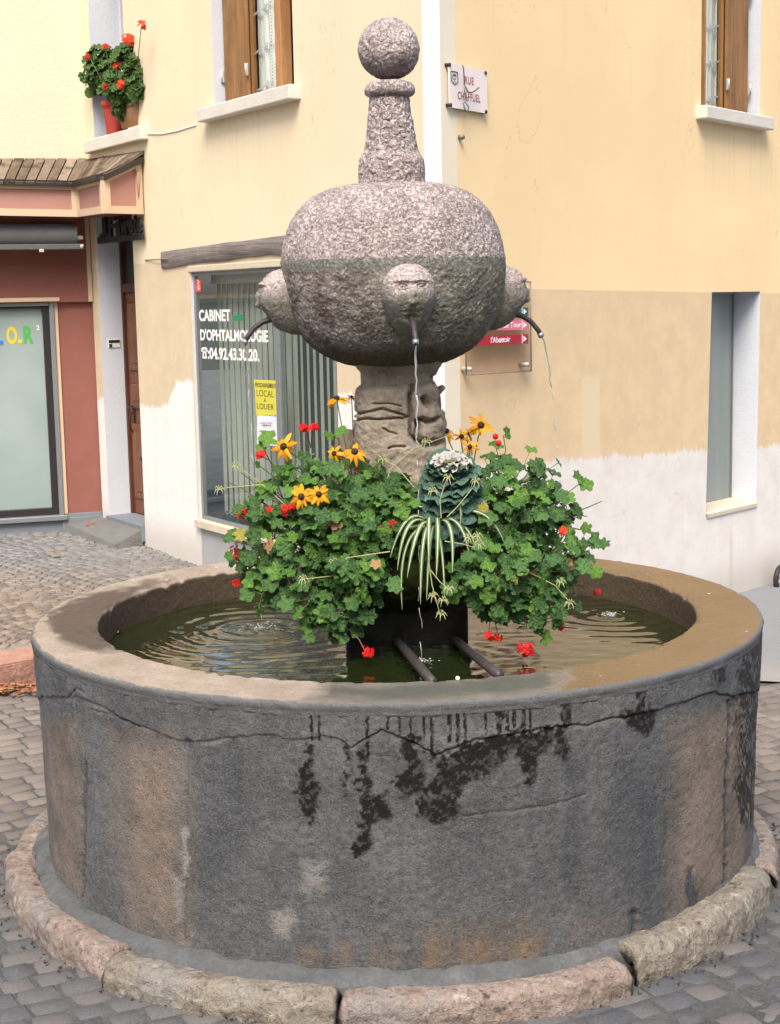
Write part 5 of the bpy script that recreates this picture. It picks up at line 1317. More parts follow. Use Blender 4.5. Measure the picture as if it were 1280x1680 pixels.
# terrace on the left
def sett_mesh(name, mat, seed, tops=.16):
    r = random.Random(seed); bm = bmesh.new()
    J = lambda a: r.uniform(-a, a)
    c = [(-.5, -.5), (.5, -.5), (.5, .5), (-.5, .5)]; ring = []
    for i in range(4):
        a, b = np.array(c[i]), np.array(c[(i + 1) % 4]); ring.append(a * (.965 + J(.03))); ring.append((a + b) / 2 * (1 + J(.05)) + np.array([J(.04), J(.04)]))
    v0 = [bm.verts.new((x, y, -.9)) for x, y in ring]; v1 = [bm.verts.new((x, y, -.09 + J(.03))) for x, y in ring]; v2 = [bm.verts.new((x * .90, y * .90, J(.035))) for x, y in ring]; cv = bm.verts.new((J(.1), J(.1), .02))
    for i in range(8):
        k = (i + 1) % 8; bm.faces.new((v0[i], v0[k], v1[k], v1[i])); bm.faces.new((v1[i], v1[k], v2[k], v2[i])); bm.faces.new((v2[i], v2[k], cv))
    me = bpy.data.meshes.new(name); bm.to_mesh(me); bm.free(); me.materials.append(M[mat])
    me.polygons.foreach_set('use_smooth', [True] * len(me.polygons)); return me
SETT = [sett_mesh('sett', 'sett', k) for k in range(8)]
def hidden(p):
    """behind the basin as seen from the photograph's side"""
    a, b = CAM_C, np.array(p); d = b - a
    for t in np.linspace(.3, .995, 60):
        q = a + d * t
        if q[2] < .75 and math.hypot(q[0], q[1]) < 1.25: return True
    return False
def visible(x, y, z, mrg=60):
    px, py = project((x, y, z)); return -mrg < px < 1280 + mrg and -mrg < py < 1680 + mrg * 1.5 and not hidden((x, y, z))
near = []; offview = []
ca, sa = math.cos(math.radians(29)), math.sin(math.radians(29))
rr_ = random.Random(5); cw = .098
for i in range(-60, 60):
    v_ = i * cw; u = -6 + rr_.uniform(0, .1)
    while u < 6:
        L = rr_.uniform(.095, .15); uc = u + L / 2; u += L
        bend = .05 * math.sin(uc * 1.3 + i * .15)
        x, y = uc * ca - (v_ + bend) * sa, uc * sa + (v_ + bend) * ca
        r_ = math.hypot(x, y)
        if r_ < 1.38 or side(x, y) > -.06: continue
        if (x - ro[0]) * dv_[0] + (y - ro[1]) * dv_[1] > -.46 and x > .3: continue
        z = float(gz_road(x, y))
        if not visible(x, y, z):
            if r_ < 4.2: offview.append((x, y, z, math.radians(29) + bend * .6, L, cw))
            continue
        near.append((math.dist((x, y, z), CAM_C), x, y, z, math.radians(29) + rr_.uniform(-.05, .05) + bend * .6, L, cw))
near.sort()
for k, (dist, x, y, z, a, L, w) in enumerate(near[:300]):
    o = link('sett', SETT[k % 8], ground); wear_ = fbm(np.array([[x * 1.3, y * 1.3, 2.]]), 2)[0]
    smear = .0085 if (x > .35 and y < -.6) else .004
    o.location = (x, y, z + .006 - smear * wear_ + random.uniform(-.002, .002)); o.rotation_euler = (random.uniform(-.02, .02), random.uniform(-.02, .02), a)
    o.scale = (L - .010 * random.uniform(.4, 1.3), w - .010 * random.uniform(.4, 1.3), .07)
def join_setts(name, items, mat, parent, base):
    Vs, Fs, tone = [], [], []; src = []
    for me in base:
        co = np.zeros(len(me.vertices) * 3); me.vertices.foreach_get('co', co); src.append((co.reshape(-1, 3), [list(p.vertices) for p in me.polygons]))
    n = 0
    for k, (x, y, z, a, L, w, tl) in enumerate(items):
        co, fs = src[k % len(src)]; c, s_ = math.cos(a), math.sin(a); q = co * (L, w, .07)
        q = np.stack([q[:, 0] * c - q[:, 1] * s_ + x, q[:, 0] * s_ + q[:, 1] * c + y, q[:, 2] + z], 1); Vs.append(q); Fs += [[i + n for i in f] for f in fs]; tone.append(np.full(len(q), tl)); n += len(q)
    me = bpy.data.meshes.new(name); V = np.concatenate(Vs); me.from_pydata(V.tolist(), [], Fs); at = me.attributes.new('tone', 'FLOAT', 'POINT'); at.data.foreach_set('value', np.concatenate(tone).astype(np.float32))
    me.materials.append(M[mat]); me.polygons.foreach_set('use_smooth', [True] * len(me.polygons)); me.update(); return link(name, me, parent, 'stuff')
rest = [(x, y, z + .008, a, L - .008, w - .008, random.random()) for _, x, y, z, a, L, w in near[300:]]
rest += [(x, y, z + .004, a, L - .008, w - .008, random.random()) for x, y, z, a, L, w in offview]
join_setts('setts', rest, 'sett', ground, SETT)
V = sheet_on(gz_terr, -5, 4.6, .0, 9, S0, sd_, sn_, -.006, 60); terr = link('terrace', npmesh('terrace', V.reshape(-1, 3), gridquads(60, 60, False), 'joint_pale'), None, 'structure')
terr['label'] = 'raised terrace of small brown setts before the shop'
items = []; Wd = 1.15; h_ = .085
for k in range(-20, 130):
    for col in range(-5, 4):
        s_ = 0.0
        while s_ < 1.0:
            ds = random.uniform(.075, .10) / Wd; m_ = s_ + ds / 2; s_ += ds
            t_ = 2 * m_ - 1; u = (col + m_) * Wd; v = k * h_ + .34 * (1 - t_ * t_) - .1; sl = math.atan(-.34 * 2 * t_ * 2 / Wd)
            x, y = S0[0] + sd_[0] * u + sn_[0] * v, S0[1] + sd_[1] * u + sn_[1] * v
            if v < .36 or v > 5: continue
            z = float(gz_terr(x, y))
            px, py = project((x, y, z))
            if px < -40 or px > 420 or py < 860 or hidden((x, y, z)): continue
            items.append((x, y, z + .004 + random.uniform(-.0012, .0012), math.atan2(sd_[1], sd_[0]) + sl + random.uniform(-.06, .06), ds * Wd - random.uniform(.006, .012), h_ * math.cos(sl) - random.uniform(.005, .012), random.random()))
items.sort(key=lambda q: math.dist(q[:3], CAM_C))
print('setts near', len(near), 'terrace', len(items))
tone_cols = None
TS = []
for k in range(8):
    me = SETT[k].copy(); me.materials.clear(); me.materials.append(M['sett_brown'] if 'sett_brown' in M else M['sett_far']); at = me.attributes.new('tone', 'FLOAT', 'POINT'); at.data.foreach_set('value', np.full(len(me.vertices), (k + .5) / 8, np.float32)); TS.append(me)
for (x, y, z, a, L, w, tl) in items[:300]:
    o = link('sett', TS[int(tl * 7.99)], terr); o.location = (x, y, z); o.rotation_euler = (random.uniform(-.012, .012), random.uniform(-.012, .012), a); o.scale = (L, w, .07)
if len(items) > 300: join_setts('setts', items[300:], 'sett_far', terr, SETT)
# kerb stones of the step
u = -1.6; kid = 0; proto = None
while u < 2.6:
    L = random.uniform(.55, .8); m = MB(); bm = bmesh.new(); bmesh.ops.create_cube(bm, size=1)
    for v in bm.verts: v.co = Vector((v.co.x * (L - .012), v.co.y * .30, v.co.z * .20))
    bmesh.ops.bevel(bm, geom=bm.edges[:], offset=.012, segments=2, affect='EDGES'); bmesh.ops.subdivide_edges(bm, edges=bm.edges[:], cuts=2, use_grid_fill=True)
    for v in bm.verts: v.co += Vector((0, 0, 1)) * random.uniform(-.002, .002) + Vector((random.uniform(-.003, .003), random.uniform(-.003, .003), 0))
    m.frombm(bm, 0, False); o = link('kerb_stone', m.mesh('kerb_stone', 'kerb_red'), terr)
    c = u + L / 2; o.location = (S0[0] + sd_[0] * c + sn_[0] * .15, S0[1] + sd_[1] * c + sn_[1] * .15, .02 - .092); o.rotation_euler = (0, 0, math.atan2(sd_[1], sd_[0])); u += L
# doorstep and cement skirt before the door
P = [onz(145, 868, .14), onz(236, 893, .10), onz(240, 885, .16), onz(170, 850, .22)]
m = MB(); a, b = LF.w(-.93, -.40, 0), LF.w(.02, -.38, 0)
bl, br, tr_, tl = LF.w(-.98, -.34, .10), LF.w(-.01, -.30, .06), LF.w(-.01, -.02, .06), LF.w(-.86, -.02, .10)
tp = [LF.w(-.93, -.28, .175), LF.w(-.02, -.24, .12), LF.w(-.01, -.02, .215), LF.w(-.86, -.02, .215)]
m.hexa([bl - [0, 0, .1], br - [0, 0, .1], tr_ - [0, 0, .1], tl - [0, 0, .1]], tp); st = m.build('doorstep', 'step_concrete', None, 'structure'); st['label'] = 'worn sloping cement step below the brown door'
# drain grate at the wall foot
gq = [onz(302, 907, .07), onz(368, 915, .07), onz(342, 900.5, .07), onz(280, 897, .07)]
go = sum(gq) / 4; gt = thing('drain_grate', 'steel drain grate let into the paving below the practice window', 'drain grate', tuple(go))
e1 = gq[1] - gq[0]; e2 = gq[3] - gq[0]
zt_ = float(gz_terr(go[0], go[1])) + .012
def gp_(u, v, dz=0): p = gq[0] + e1 * u + e2 * v; p[2] = zt_ + dz; return p
m = MB(); m.hexa([gp_(0, 0, -.03), gp_(1, 0, -.03), gp_(1, 1, -.03), gp_(0, 1, -.03)], [gp_(0, 0, -.012), gp_(1, 0, -.012), gp_(1, 1, -.012), gp_(0, 1, -.012)]); m.build('pit', 'black_frame', gt)
for k in range(10):
    u0, u1 = k / 10 + .01, k / 10 + .055
    m = MB(); m.hexa([gp_(u0, 0, -.015), gp_(u1, 0, -.015), gp_(u1, 1, -.015), gp_(u0, 1, -.015)], [gp_(u0, 0, .004), gp_(u1, 0, .004), gp_(u1, 1, .004), gp_(u0, 1, .004)]); m.build('bar', 'hinge_grey', gt)
m = MB()
for q in (((-.02, -.03), (1.02, -.03), (1.02, 0), (-.02, 0)), ((-.02, 1), (1.02, 1), (1.02, 1.03), (-.02, 1.03)), ((-.02, 0), (.0, 0), (.0, 1), (-.02, 1)), ((1.0, 0), (1.02, 0), (1.02, 1), (1.0, 1))):
    m.hexa([gp_(a, b, -.02) for a, b in q], [gp_(a, b, .006) for a, b in q])
m.build('frame', 'aluminium', gt)
# small wheel at the wall foot on the right
wc = RF.px(1281, 949, -.10); wp = RF.w(wc[0], -.10, wc[1]); rw = .085
wh = thing('wheel', 'black spoked wheel standing at the white wall foot', 'wheel', tuple(wp), RF.ang, None, True)
m = MB(); pts = [(rw * math.cos(a), 0, rw * math.sin(a)) for a in np.linspace(0, 2 * math.pi, 33)]; m.tube(pts, .020, 10, caps=False); link('tyre', m.mesh('tyre', 'rubber'), wh)
m = MB(); m.tube([(.058 * math.cos(a), 0, .058 * math.sin(a)) for a in np.linspace(0, 2 * math.pi, 25)], .008, 6, caps=False)
for k in range(5):
    a = k * 2 * math.pi / 5; m.tube([(0, 0, 0), (.058 * math.cos(a), 0, .058 * math.sin(a))], .006, 6)
m.tube([(0, -.03, 0), (0, .03, 0)], .014, 10); link('rim', m.mesh('rim', 'hinge_grey'), wh)
m = MB(); m.tube([(0, -.026, 0), (.05, -.03, .09), (.09, -.03, .30)], .009, 8); link('fork', m.mesh('fork', 'dark_metal'), wh)

# ------------------------------------------------------------------ house across the street (seen in the glass and the water)
ob = thing('opposite_building', 'grey stone house across the street mirrored in the practice window', 'building', (0, -17, 0))
simple('old_masonry', (.30, .275, .24), .9, var=.25, scale=3, bumpd=.01, bscale=20); simple('dark_glass', (.03, .035, .04), .1, var=.2)
m = MB(); m.box(-16, 16, -25, -17, -1, 8.6); m.build('wall', 'old_masonry', ob)
m = MB(); m.add([(-16.4, -25.4, 8.6), (16.4, -25.4, 8.6), (16.4, -16.6, 8.6), (-16.4, -16.6, 8.6), (-16.4, -21, 10.6), (16.4, -21, 10.6)], [(0, 1, 5, 4), (2, 3, 4, 5), (1, 2, 5), (3, 0, 4), (3, 2, 1, 0)]); m.build('roof', 'roof_tiles', ob)
for i in range(8):
    for j, (z0, z1) in enumerate(((.4, 2.6), (3.7, 5.3), (6.5, 7.9))):
        x = -14 + i * 4; m = MB(); m.box(x - .6, x + .6, -16.995, -16.90, z0, z1, 0, .01); w_ = m.build('window', 'jamb_white', ob); m = MB(); m.box(x - .5, x + .5, -16.899, -16.89, z0 + .1, z1 - .1); m.build('pane', 'dark_glass', w_)

# ------------------------------------------------------------------ planting
def leafmat(name, a, b, c_light, trans=.25, centre=None, rough=.5):
    t = NT(name); v = t.obj(); r = t.rnd(); n = t.noise(v, 6, 4)
    c = t.mix(r, a, b); c = t.mix(t.mapr(n, .35, .7, 0, .55), c, c_light)
    x, y, z = t.sep(v); ang = t.mth('ARCTAN2', y, x); vein = t.mapr(t.mth('ABSOLUTE', t.mth('SINE', t.mth('MULTIPLY', ang, 3.5))), .0, .14, .4, 0)
    c = t.mix(vein, c, tuple(min(1, q * 1.7) for q in c_light))
    t.p(Base_Color=c, Roughness=rough, Specular_IOR_Level=.3)
    tr = t.t.nodes.new('ShaderNodeBsdfTranslucent'); t.set(tr.inputs[0], t.mix(.5, c, (c_light[0] * 1.4, c_light[1] * 1.5, c_light[2] * .7)))
    mx = t.t.nodes.new('ShaderNodeMixShader'); mx.inputs[0].default_value = trans
    t.t.links.new(t.b.outputs[0], mx.inputs[1]); t.t.links.new(tr.outputs[0], mx.inputs[2]); t.t.links.new(mx.outputs[0], t.out.inputs[0])
    t.bump(t.noise(v, 9, 3), .01); M[name] = t.m
leafmat('leaf_geranium', (.017, .056, .016), (.070, .160, .038), (.125, .245, .075), .15, rough=.42)
leafmat('leaf_fresh', (.055, .16, .025), (.12, .26, .04), (.19, .33, .07), .2)
leafmat('leaf_window', (.035, .085, .02), (.08, .16, .035), (.13, .21, .065))
leafmat('leaf_cabbage', (.045, .105, .075), (.075, .15, .11), (.13, .215, .16), .12, rough=.55)
leafmat('leaf_cabbage_heart', (.62, .52, .54), (.75, .70, .68), (.62, .70, .55), .2)
simple('stem_green', (.10, .15, .045), .6, var=.3, scale=8); simple('stem_pale', (.34, .36, .17), .6, var=.2, scale=8); simple('stem_red', (.20, .075, .05), .6, var=.3, scale=8)
def petalmat(name, a, b, trans=.25):
    t = NT(name); r = t.rnd(); c = t.mix(r, a, b); t.p(Base_Color=c, Roughness=.55, Specular_IOR_Level=.2)
    tr = t.t.nodes.new('ShaderNodeBsdfTranslucent'); t.set(tr.inputs[0], c); mx = t.t.nodes.new('ShaderNodeMixShader'); mx.inputs[0].default_value = trans
    t.t.links.new(t.b.outputs[0], mx.inputs[1]); t.t.links.new(tr.outputs[0], mx.inputs[2]); t.t.links.new(mx.outputs[0], t.out.inputs[0]); M[name] = t.m
petalmat('petal_yellow', (.62, .24, .008), (.78, .42, .02)); petalmat('petal_red', (.55, .008, .012), (.72, .03, .02)); petalmat('petal_orange', (.68, .04, .015), (.75, .09, .03)); petalmat('petal_pink', (.70, .32, .34), (.75, .42, .40))
leafmat('leaf_yellowed', (.28, .22, .03), (.36, .30, .05), (.40, .36, .10))
simple('cone_brown', (.035, .012, .008), .8, var=.4, scale=60, bumpd=.004, bscale=120); simple('dry_leaf', (.28, .16, .07), .8, var=.35, scale=20); simple('dry_red', (.30, .08, .03), .8, var=.35, scale=20)
def geranium_leaf(name, mat, seed, lobes=5, pointed=.22):
    r = random.Random(seed); n = 28; bm = bmesh.new(); rings = []
    for k, f in enumerate((.0, .38, .72, 1.0)):
        if k == 0: rings.append([bm.verts.new((0, 0, -.02))]); continue
        row = []
        for i in range(n):
            a = 2 * math.pi * i / n; q = a - math.pi / 2                        # notch at -y
            notch = 1 - .45 * math.exp(-(min(i, n - i) / 1.6) ** 2)
            lob = 1 - pointed * (1 - abs(math.cos(lobes * a / 2 + math.pi * (lobes % 2) / 2))) - .05 * (i % 2)
            R = .5 * f * ((notch * lob) if f > .5 else 1) * (1 + r.uniform(-.04, .04))
            z = .16 * R * math.cos(lobes * a + 1) * f + .34 * R * R - .05 * f + r.uniform(-.014, .014) * f
            row.append(bm.verts.new((R * math.cos(q), R * math.sin(q), z)))
        rings.append(row)
    for i in range(n): bm.faces.new((rings[0][0], rings[1][i], rings[1][(i + 1) % n]))
    for a, b in ((1, 2), (2, 3)):
        for i in range(n): k = (i + 1) % n; bm.faces.new((rings[a][i], rings[b][i], rings[b][k], rings[a][k]))
    me = bpy.data.meshes.new(name); bm.to_mesh(me); bm.free(); me.materials.append(M[mat]); me.polygons.foreach_set('use_smooth', [True] * len(me.polygons)); return me
GL = [geranium_leaf('leaf', 'leaf_geranium', k, 5 + (k % 2) * 2, .2 + .05 * (k % 3)) for k in range(6)]; GF = [geranium_leaf('leaf', 'leaf_fresh', 20 + k, 5, .24) for k in range(3)]
GDRY = [geranium_leaf('leaf', 'dry_leaf', 60, 5, .3), geranium_leaf('leaf', 'leaf_yellowed', 61, 5, .24)]
GW = [geranium_leaf('leaf', 'leaf_window', 40 + k, 7, .08) for k in range(4)]
def orient(n, roll): return Vector(n).to_track_quat('Z', 'Y') @ __import__('mathutils').Quaternion((0, 0, 1), roll)
def put(name, me, parent, P, n, roll, s, base):
    o = link(name, me, parent); o.location = Vector(P) - Vector(base); o.rotation_mode = 'QUATERNION'; o.rotation_quaternion = orient(n, roll); o.scale = (s, s, s); return o
def norm(v): v = np.array(v, float); return v / (np.linalg.norm(v) + 1e-9)
R = random.Random(33)
PXM = 5.2 / CAM_F
def geranium(label, clusters, root, size=(.032, .078), extra=(), group='geraniums in the fountain planter', cat='geranium', meshes=None, name='geranium', bias=(.25, -.55, .55), fresh=.22):
    base = ony(root[0], root[1], root[2]); t = thing(name, label, cat, tuple(base), 0, group); st = MB(); cnt = 0
    for (cx, cy, rx, ry, y, ryd, n) in clusters:
        c = ony(cx, cy, y); k = (y - CAM_C[1]) / CAM_F; ax = np.array([rx * k, ryd, ry * k])
        mid = (base + c) / 2 + np.array([0, 0, .05]); st.tube([base, mid, c], [.006, .005, .003], 5, caps=False)
        for _ in range(int(n * 1.3)):
            while True:
                u = np.array([R.gauss(0, 1) for _ in range(3)]); u /= np.linalg.norm(u)
                if u[1] < .55: break
            q = R.uniform(.45, 1.0) ** .6 if R.random() > .2 else R.uniform(1.0, 1.4); P = c + u * ax * q
            nn = norm(u * .75 + np.array(bias) + np.array([R.gauss(0, .36), R.gauss(0, .30), R.gauss(0, .36)])); s_ = R.uniform(*size)
            if q < .7: s_ *= .9
            rq = R.random(); pool = meshes or (GF if rq < fresh else GDRY if rq > .975 else GL); put('leaf', pool[R.randrange(len(pool))], t, P, nn, R.uniform(0, 6.28), s_, base)
            e = c + (P - c) * .25 + np.array([0, 0, -.02]); st.tube([e, (e + P) / 2 + np.array([0, .0, -.012]), P - nn * .004], [.0016, .0014, .0013], 4, caps=False); cnt += 1
    for (pts, y, leaves) in extra:                                # long shoots: pixel path, depth, leaves at their ends
        pw_ = [ony(a, b, y + .02 * math.sin(i)) for i, (a, b) in enumerate(pts)]; st.tube(pw_, [.0026 - .0012 * i / len(pw_) for i in range(len(pw_))], 5, caps=False)
        for (a, b, s_, kind) in leaves:
            P = ony(a, b, y - .01); nn = norm(np.array([R.gauss(0, .5), -.7, .6 + R.gauss(0, .3)])); pool = GF if kind else GL
            put('leaf', (meshes or pool)[R.randrange(len(meshes or pool))], t, P, nn, R.uniform(0, 6.28), s_, base); 
            near_ = min(pw_, key=lambda q: np.linalg.norm(q - P)); st.tube([near_, P], .0013, 4, caps=False)
    st.build('stems', 'stem_green', t, 'stuff'); return t, base
gA, bA = geranium('ivy-leaved geranium trailing over the left of the planter with red heads', [(445, 885, 74, 58, -.18, .14, 50), (482, 955, 66, 46, -.26, .11, 50), (424, 930, 32, 45, -.12, .08, 16), (475, 822, 66, 44, -.12, .13, 34), (545, 1005, 42, 34, -.32, .07, 32), (500, 900, 60, 50, -.26, .1, 40)], (560, 900, -.05),
    extra=[([(520, 850), (480, 800), (450, 770), (432, 735)], -.2, [(440, 719, .075, 1), (428, 731, .05, 1), (455, 770, .05, 0), (445, 800, .05, 1)]), ([(500, 840), (450, 815), (415, 790), (395, 775)], -.18, [(428, 800, .05, 1)]), ([(470, 940), (430, 975), (410, 968)], -.3, [(405, 975, .06, 0), (425, 1000, .06, 0)]), ([(520, 980), (540, 1020), (560, 1040)], -.34, [(560, 1042, .075, 0), (470, 990, .07, 0), (488, 1005, .06, 1), (505, 1045, .06, 0)]),
           ([(470, 860), (420, 870), (398, 850)], -.15, [(415, 880, .05, 1)]), ([(500, 830), (460, 790), (420, 760)], -.14, [(422, 762, .03, 1)]), ([(490, 850), (440, 830), (395, 800), (372, 790)], -.12, []), ([(480, 870), (430, 850), (400, 825)], -.16, [(405, 828, .035, 1)]), ([(520, 830), (500, 780), (470, 760)], -.2, [(474, 762, .04, 1)]), ([(480, 920), (420, 930), (390, 912)], -.2, [(410, 920, .06, 1), (395, 930, .05, 0)])])
gB, bB = geranium('dense ivy-leaved geranium filling the planter left of the spider plant', [(560, 790, 78, 42, -.16, .15, 58), (582, 862, 78, 52, -.30, .11, 76), (592, 935, 52, 40, -.36, .09, 46), (642, 850, 40, 55, -.33, .07, 38), (530, 830, 62, 42, -.24, .11, 46), (600, 985, 30, 35, -.34, .06, 20), (655, 818, 40, 40, -.20, .08, 30), (690, 885, 34, 40, -.26, .05, 24)], (610, 900, -.03),
    extra=[([(570, 800), (558, 760), (556, 720)], -.18, [(558, 708, .06, 1), (540, 714, .05, 1)]), ([(590, 820), (575, 770), (580, 760)], -.2, [(575, 760, .06, 0), (600, 772, .06, 0)]), ([(545, 790), (510, 760), (495, 750)], -.2, [(500, 752, .075, 0), (475, 770, .06, 1)])])
gC, bC = geranium('bushy geranium with fresh green leaves rising behind the cabbage', [(835, 790, 66, 48, -.08, .14, 76), (795, 855, 55, 50, -.26, .10, 44), (880, 835, 60, 52, -.06, .13, 62), (905, 885, 45, 42, -.08, .1, 34), (850, 860, 60, 50, -.2, .1, 44)], (790, 900, -.02),
    extra=[([(810, 780), (830, 740), (826, 715)], -.1, [(832, 710, .055, 1)]), ([(880, 830), (930, 810), (955, 790)], -.05, [(948, 782, .06, 1), (962, 796, .06, 1), (932, 818, .07, 1), (942, 835, .06, 0)]), ([(900, 860), (960, 870), (985, 885)], -.05, [(962, 866, .05, 1), (978, 885, .07, 0), (990, 892, .06, 0), (955, 895, .06, 1)]), ([(930, 845), (965, 832), (988, 822)], -.04, []), ([(910, 890), (960, 905), (975, 920)], -.1, [(978, 938, .06, 1), (955, 918, .06, 0)])])
gD, bD = geranium('large-leaved geranium spilling over the right of the planter', [(800, 945, 60, 52, -.36, .09, 58), (868, 928, 72, 52, -.26, .13, 74), (920, 915, 46, 45, -.12, .1, 32), (875, 990, 55, 34, -.28, .09, 40), (820, 990, 38, 30, -.34, .06, 24), (770, 930, 28, 30, -.36, .05, 14)], (790, 930, -.04),
    extra=[([(850, 1000), (870, 1030), (890, 1045)], -.3, [(895, 1047, .06, 1), (830, 1015, .06, 0), (800, 1012, .05, 0)])])

# red flower heads of the geraniums
def floret_mesh(name, mat, seed):
    r = random.Random(seed); bm = bmesh.new()
    for k in range(5):
        a = k * 1.257 + r.uniform(-.1, .1); c, s_ = math.cos(a), math.sin(a); L = r.uniform(.8, 1.1) * .5; w = .19
        pts = [(0, 0, 0), (L * .5, -w, .06), (L, -w * .7, r.uniform(-.04, .1)), (L * 1.05, 0, r.uniform(-.04, .1)), (L, w * .7, r.uniform(-.04, .1)), (L * .5, w, .06)]
        vs = [bm.verts.new((x * c - y * s_, x * s_ + y * c, z + .002 * k)) for x, y, z in pts]; ct_ = bm.verts.new((L * .55 * c, L * .55 * s_, .02 + .002 * k))
        for i in range(6): bm.faces.new((vs[i], vs[(i + 1) % 6], ct_))
    me = bpy.data.meshes.new(name); bm.to_mesh(me); bm.free(); me.materials.append(M[mat]); return me
FR = [floret_mesh('floret', 'petal_red', k) for k in range(3)]; FO = [floret_mesh('floret', 'petal_orange', 10 + k) for k in range(3)]
def head(plant, base, px, py, y, rad_px, n, stem=None, pool=FR, fs=.022, stem_mat='stem_red', down=False):
    c = ony(px, py, y); k = (y - CAM_C[1]) / CAM_F; r_ = rad_px * k; m = MB()
    if stem is not None:
        p0 = ony(stem[0], stem[1], y + .05); m.tube([p0, (p0 + c) / 2 + np.array([0, 0, .01]), c], .0017, 5, caps=False)
    m.tube([c - [0, 0, .003], c + [0, 0, .003]], .004, 6); h = m.build('flower_head', stem_mat, plant)
    for i in range(n):
        u = norm([R.gauss(0, 1), R.gauss(-.6, .7), R.gauss(.25 if not down else -.2, .9)]); P = c + u * r_ * R.uniform(.5, 1)
        o = link('floret', pool[R.randrange(len(pool))], h); o.location = Vector(P) - Vector(base); o.rotation_mode = 'QUATERNION'; o.rotation_quaternion = orient(norm(u + np.array([0, -.5, .2])), R.uniform(0, 6)); s_ = fs * R.uniform(.8, 1.25); o.scale = (s_,) * 3
for a in ((427, 748, -.22, 8, 6, (455, 770)), (397, 843, -.16, 11, 11, (440, 860)), (386, 908, -.2, 12, 14, (420, 925)), (388, 957, -.2, 6, 4, (420, 935)), (470, 836, -.3, 9, 7, (490, 860)), (440, 838, -.28, 5, 3, (450, 860)), (600, 1070, -.40, 12, 9, (580, 1040))): head(gA, bA, *a)
for a in ((500, 702, -.2, 7, 6, (510, 735)), (514, 702, -.2, 6, 5, (510, 735)), (645, 860, -.44, 7, 4, None), (478, 833, -.3, 5, 3, None)): head(gB, bB, *a)
head(gC, bC, 923, 872, -.18, 7, 6, (920, 895), FO)
for a in ((803, 1043, -.36, 8, 6, (805, 1000)), (818, 1045, -.36, 6, 5, (805, 1000)), (863, 1066, -.36, 13, 14, (862, 1010)), (921, 1027, -.2, 7, 5, (915, 1000)), (981, 973, -.02, 6, 4, (945, 960))): head(gD, bD, *a)
for (a, b) in ((813, 716), (818, 727)):
    m = MB(); bm = bmesh.new(); bmesh.ops.create_icosphere(bm, subdivisions=2, radius=.011); c = ony(a, b, -.12)
    for v in bm.verts: v.co = v.co + Vector(c)
    m.frombm(bm, 0, True); m.build('berry', 'petal_red', gC)

# yellow coneflowers
def petal_mesh(name, mat, droop):
    V = np.zeros((6, 5, 3))
    for i in range(6):
        t_ = i / 5; w = .17 * math.sin(math.pi * min(1, .12 + t_ * .82)) ** .7
        for j in range(5): q = j / 2 - 1; V[i, j] = (q * w, .12 + t_ * .88, .05 * (1 - q * q) + droop * t_ * t_)
    m = MB(); m.grid(V); return m.mesh(name, mat)
PET = [petal_mesh('petal', 'petal_yellow', d) for d in (-.05, -.22, -.45)]
def coneflower(label, root, flowers):
    base = ony(*root); t = thing('coneflower', label, 'coneflower', tuple(base), 0, 'yellow coneflowers in the planter')
    st = MB()
    for (px, py, y, dpx, face, droop, npet) in flowers:
        c = ony(px, py, y); k = (y - CAM_C[1]) / CAM_F; L = dpx / 2 * k; f_ = norm(face)
        st.tube([base, (base + c) / 2 + np.array([0, .02, .06]), c - f_ * .02, c], [.003, .0025, .002, .002], 6, caps=False)
        bm = bmesh.new(); bmesh.ops.create_icosphere(bm, subdivisions=2, radius=L * .27); m = MB()
        rot = orient(f_, 0)
        for v in bm.verts: v.co = rot @ Vector((v.co.x, v.co.y, max(v.co.z, -.2 * L) * .85)) + Vector(c + f_ * .004)
        m.frombm(bm, 0, True); fl = m.build('flower', 'cone_brown', t)
        for i in range(npet):
            o = link('petal', PET[min(2, max(0, droop + R.choice((-1, 0, 0, 1, 1))))], fl); o.location = Vector(c) - Vector(base); o.rotation_mode = 'QUATERNION'
            o.rotation_quaternion = orient(norm(f_ + np.array([R.gauss(0, .16) for _ in range(3)])), i * 2 * math.pi / npet + R.uniform(-.2, .2)); s_ = L * R.uniform(.72, 1.15); o.scale = (s_ * R.uniform(.8, 1.2), s_, s_)
    st.build('stems', 'stem_green', t, 'stuff'); return t
coneflower('coneflower with open yellow daisies on the left of the column', (585, 880, -.05), [(553, 655, -.1, 40, (-.1, -.35, 1), 2, 10), (466, 733, -.22, 46, (-.3, -.8, .5), 2, 10), (582, 742, -.24, 46, (0, -.7, .7), 2, 11), (549, 744, -.2, 34, (-.3, -.8, .3), 2, 9), (523, 811, -.36, 40, (.1, -1, .35), 0, 12), (495, 815, -.35, 44, (-.3, -1, .3), 1, 12), (505, 826, -.33, 34, (0, -.8, -.1), 1, 9), (577, 652, .02, 18, (0, -.6, .6), 1, 7)])
coneflower('coneflower with wilting yellow flowers on the right of the column', (770, 860, 0.0), [(789, 698, -.06, 46, (.1, -.75, .45), 1, 11), (733, 708, .0, 34, (0, -.5, .6), 2, 8), (757, 716, -.04, 32, (.1, -.8, .1), 2, 6), (769, 712, -.02, 24, (.2, -.7, .2), 2, 5), (771, 733, -.1, 30, (0, -.8, .2), 2, 7)])

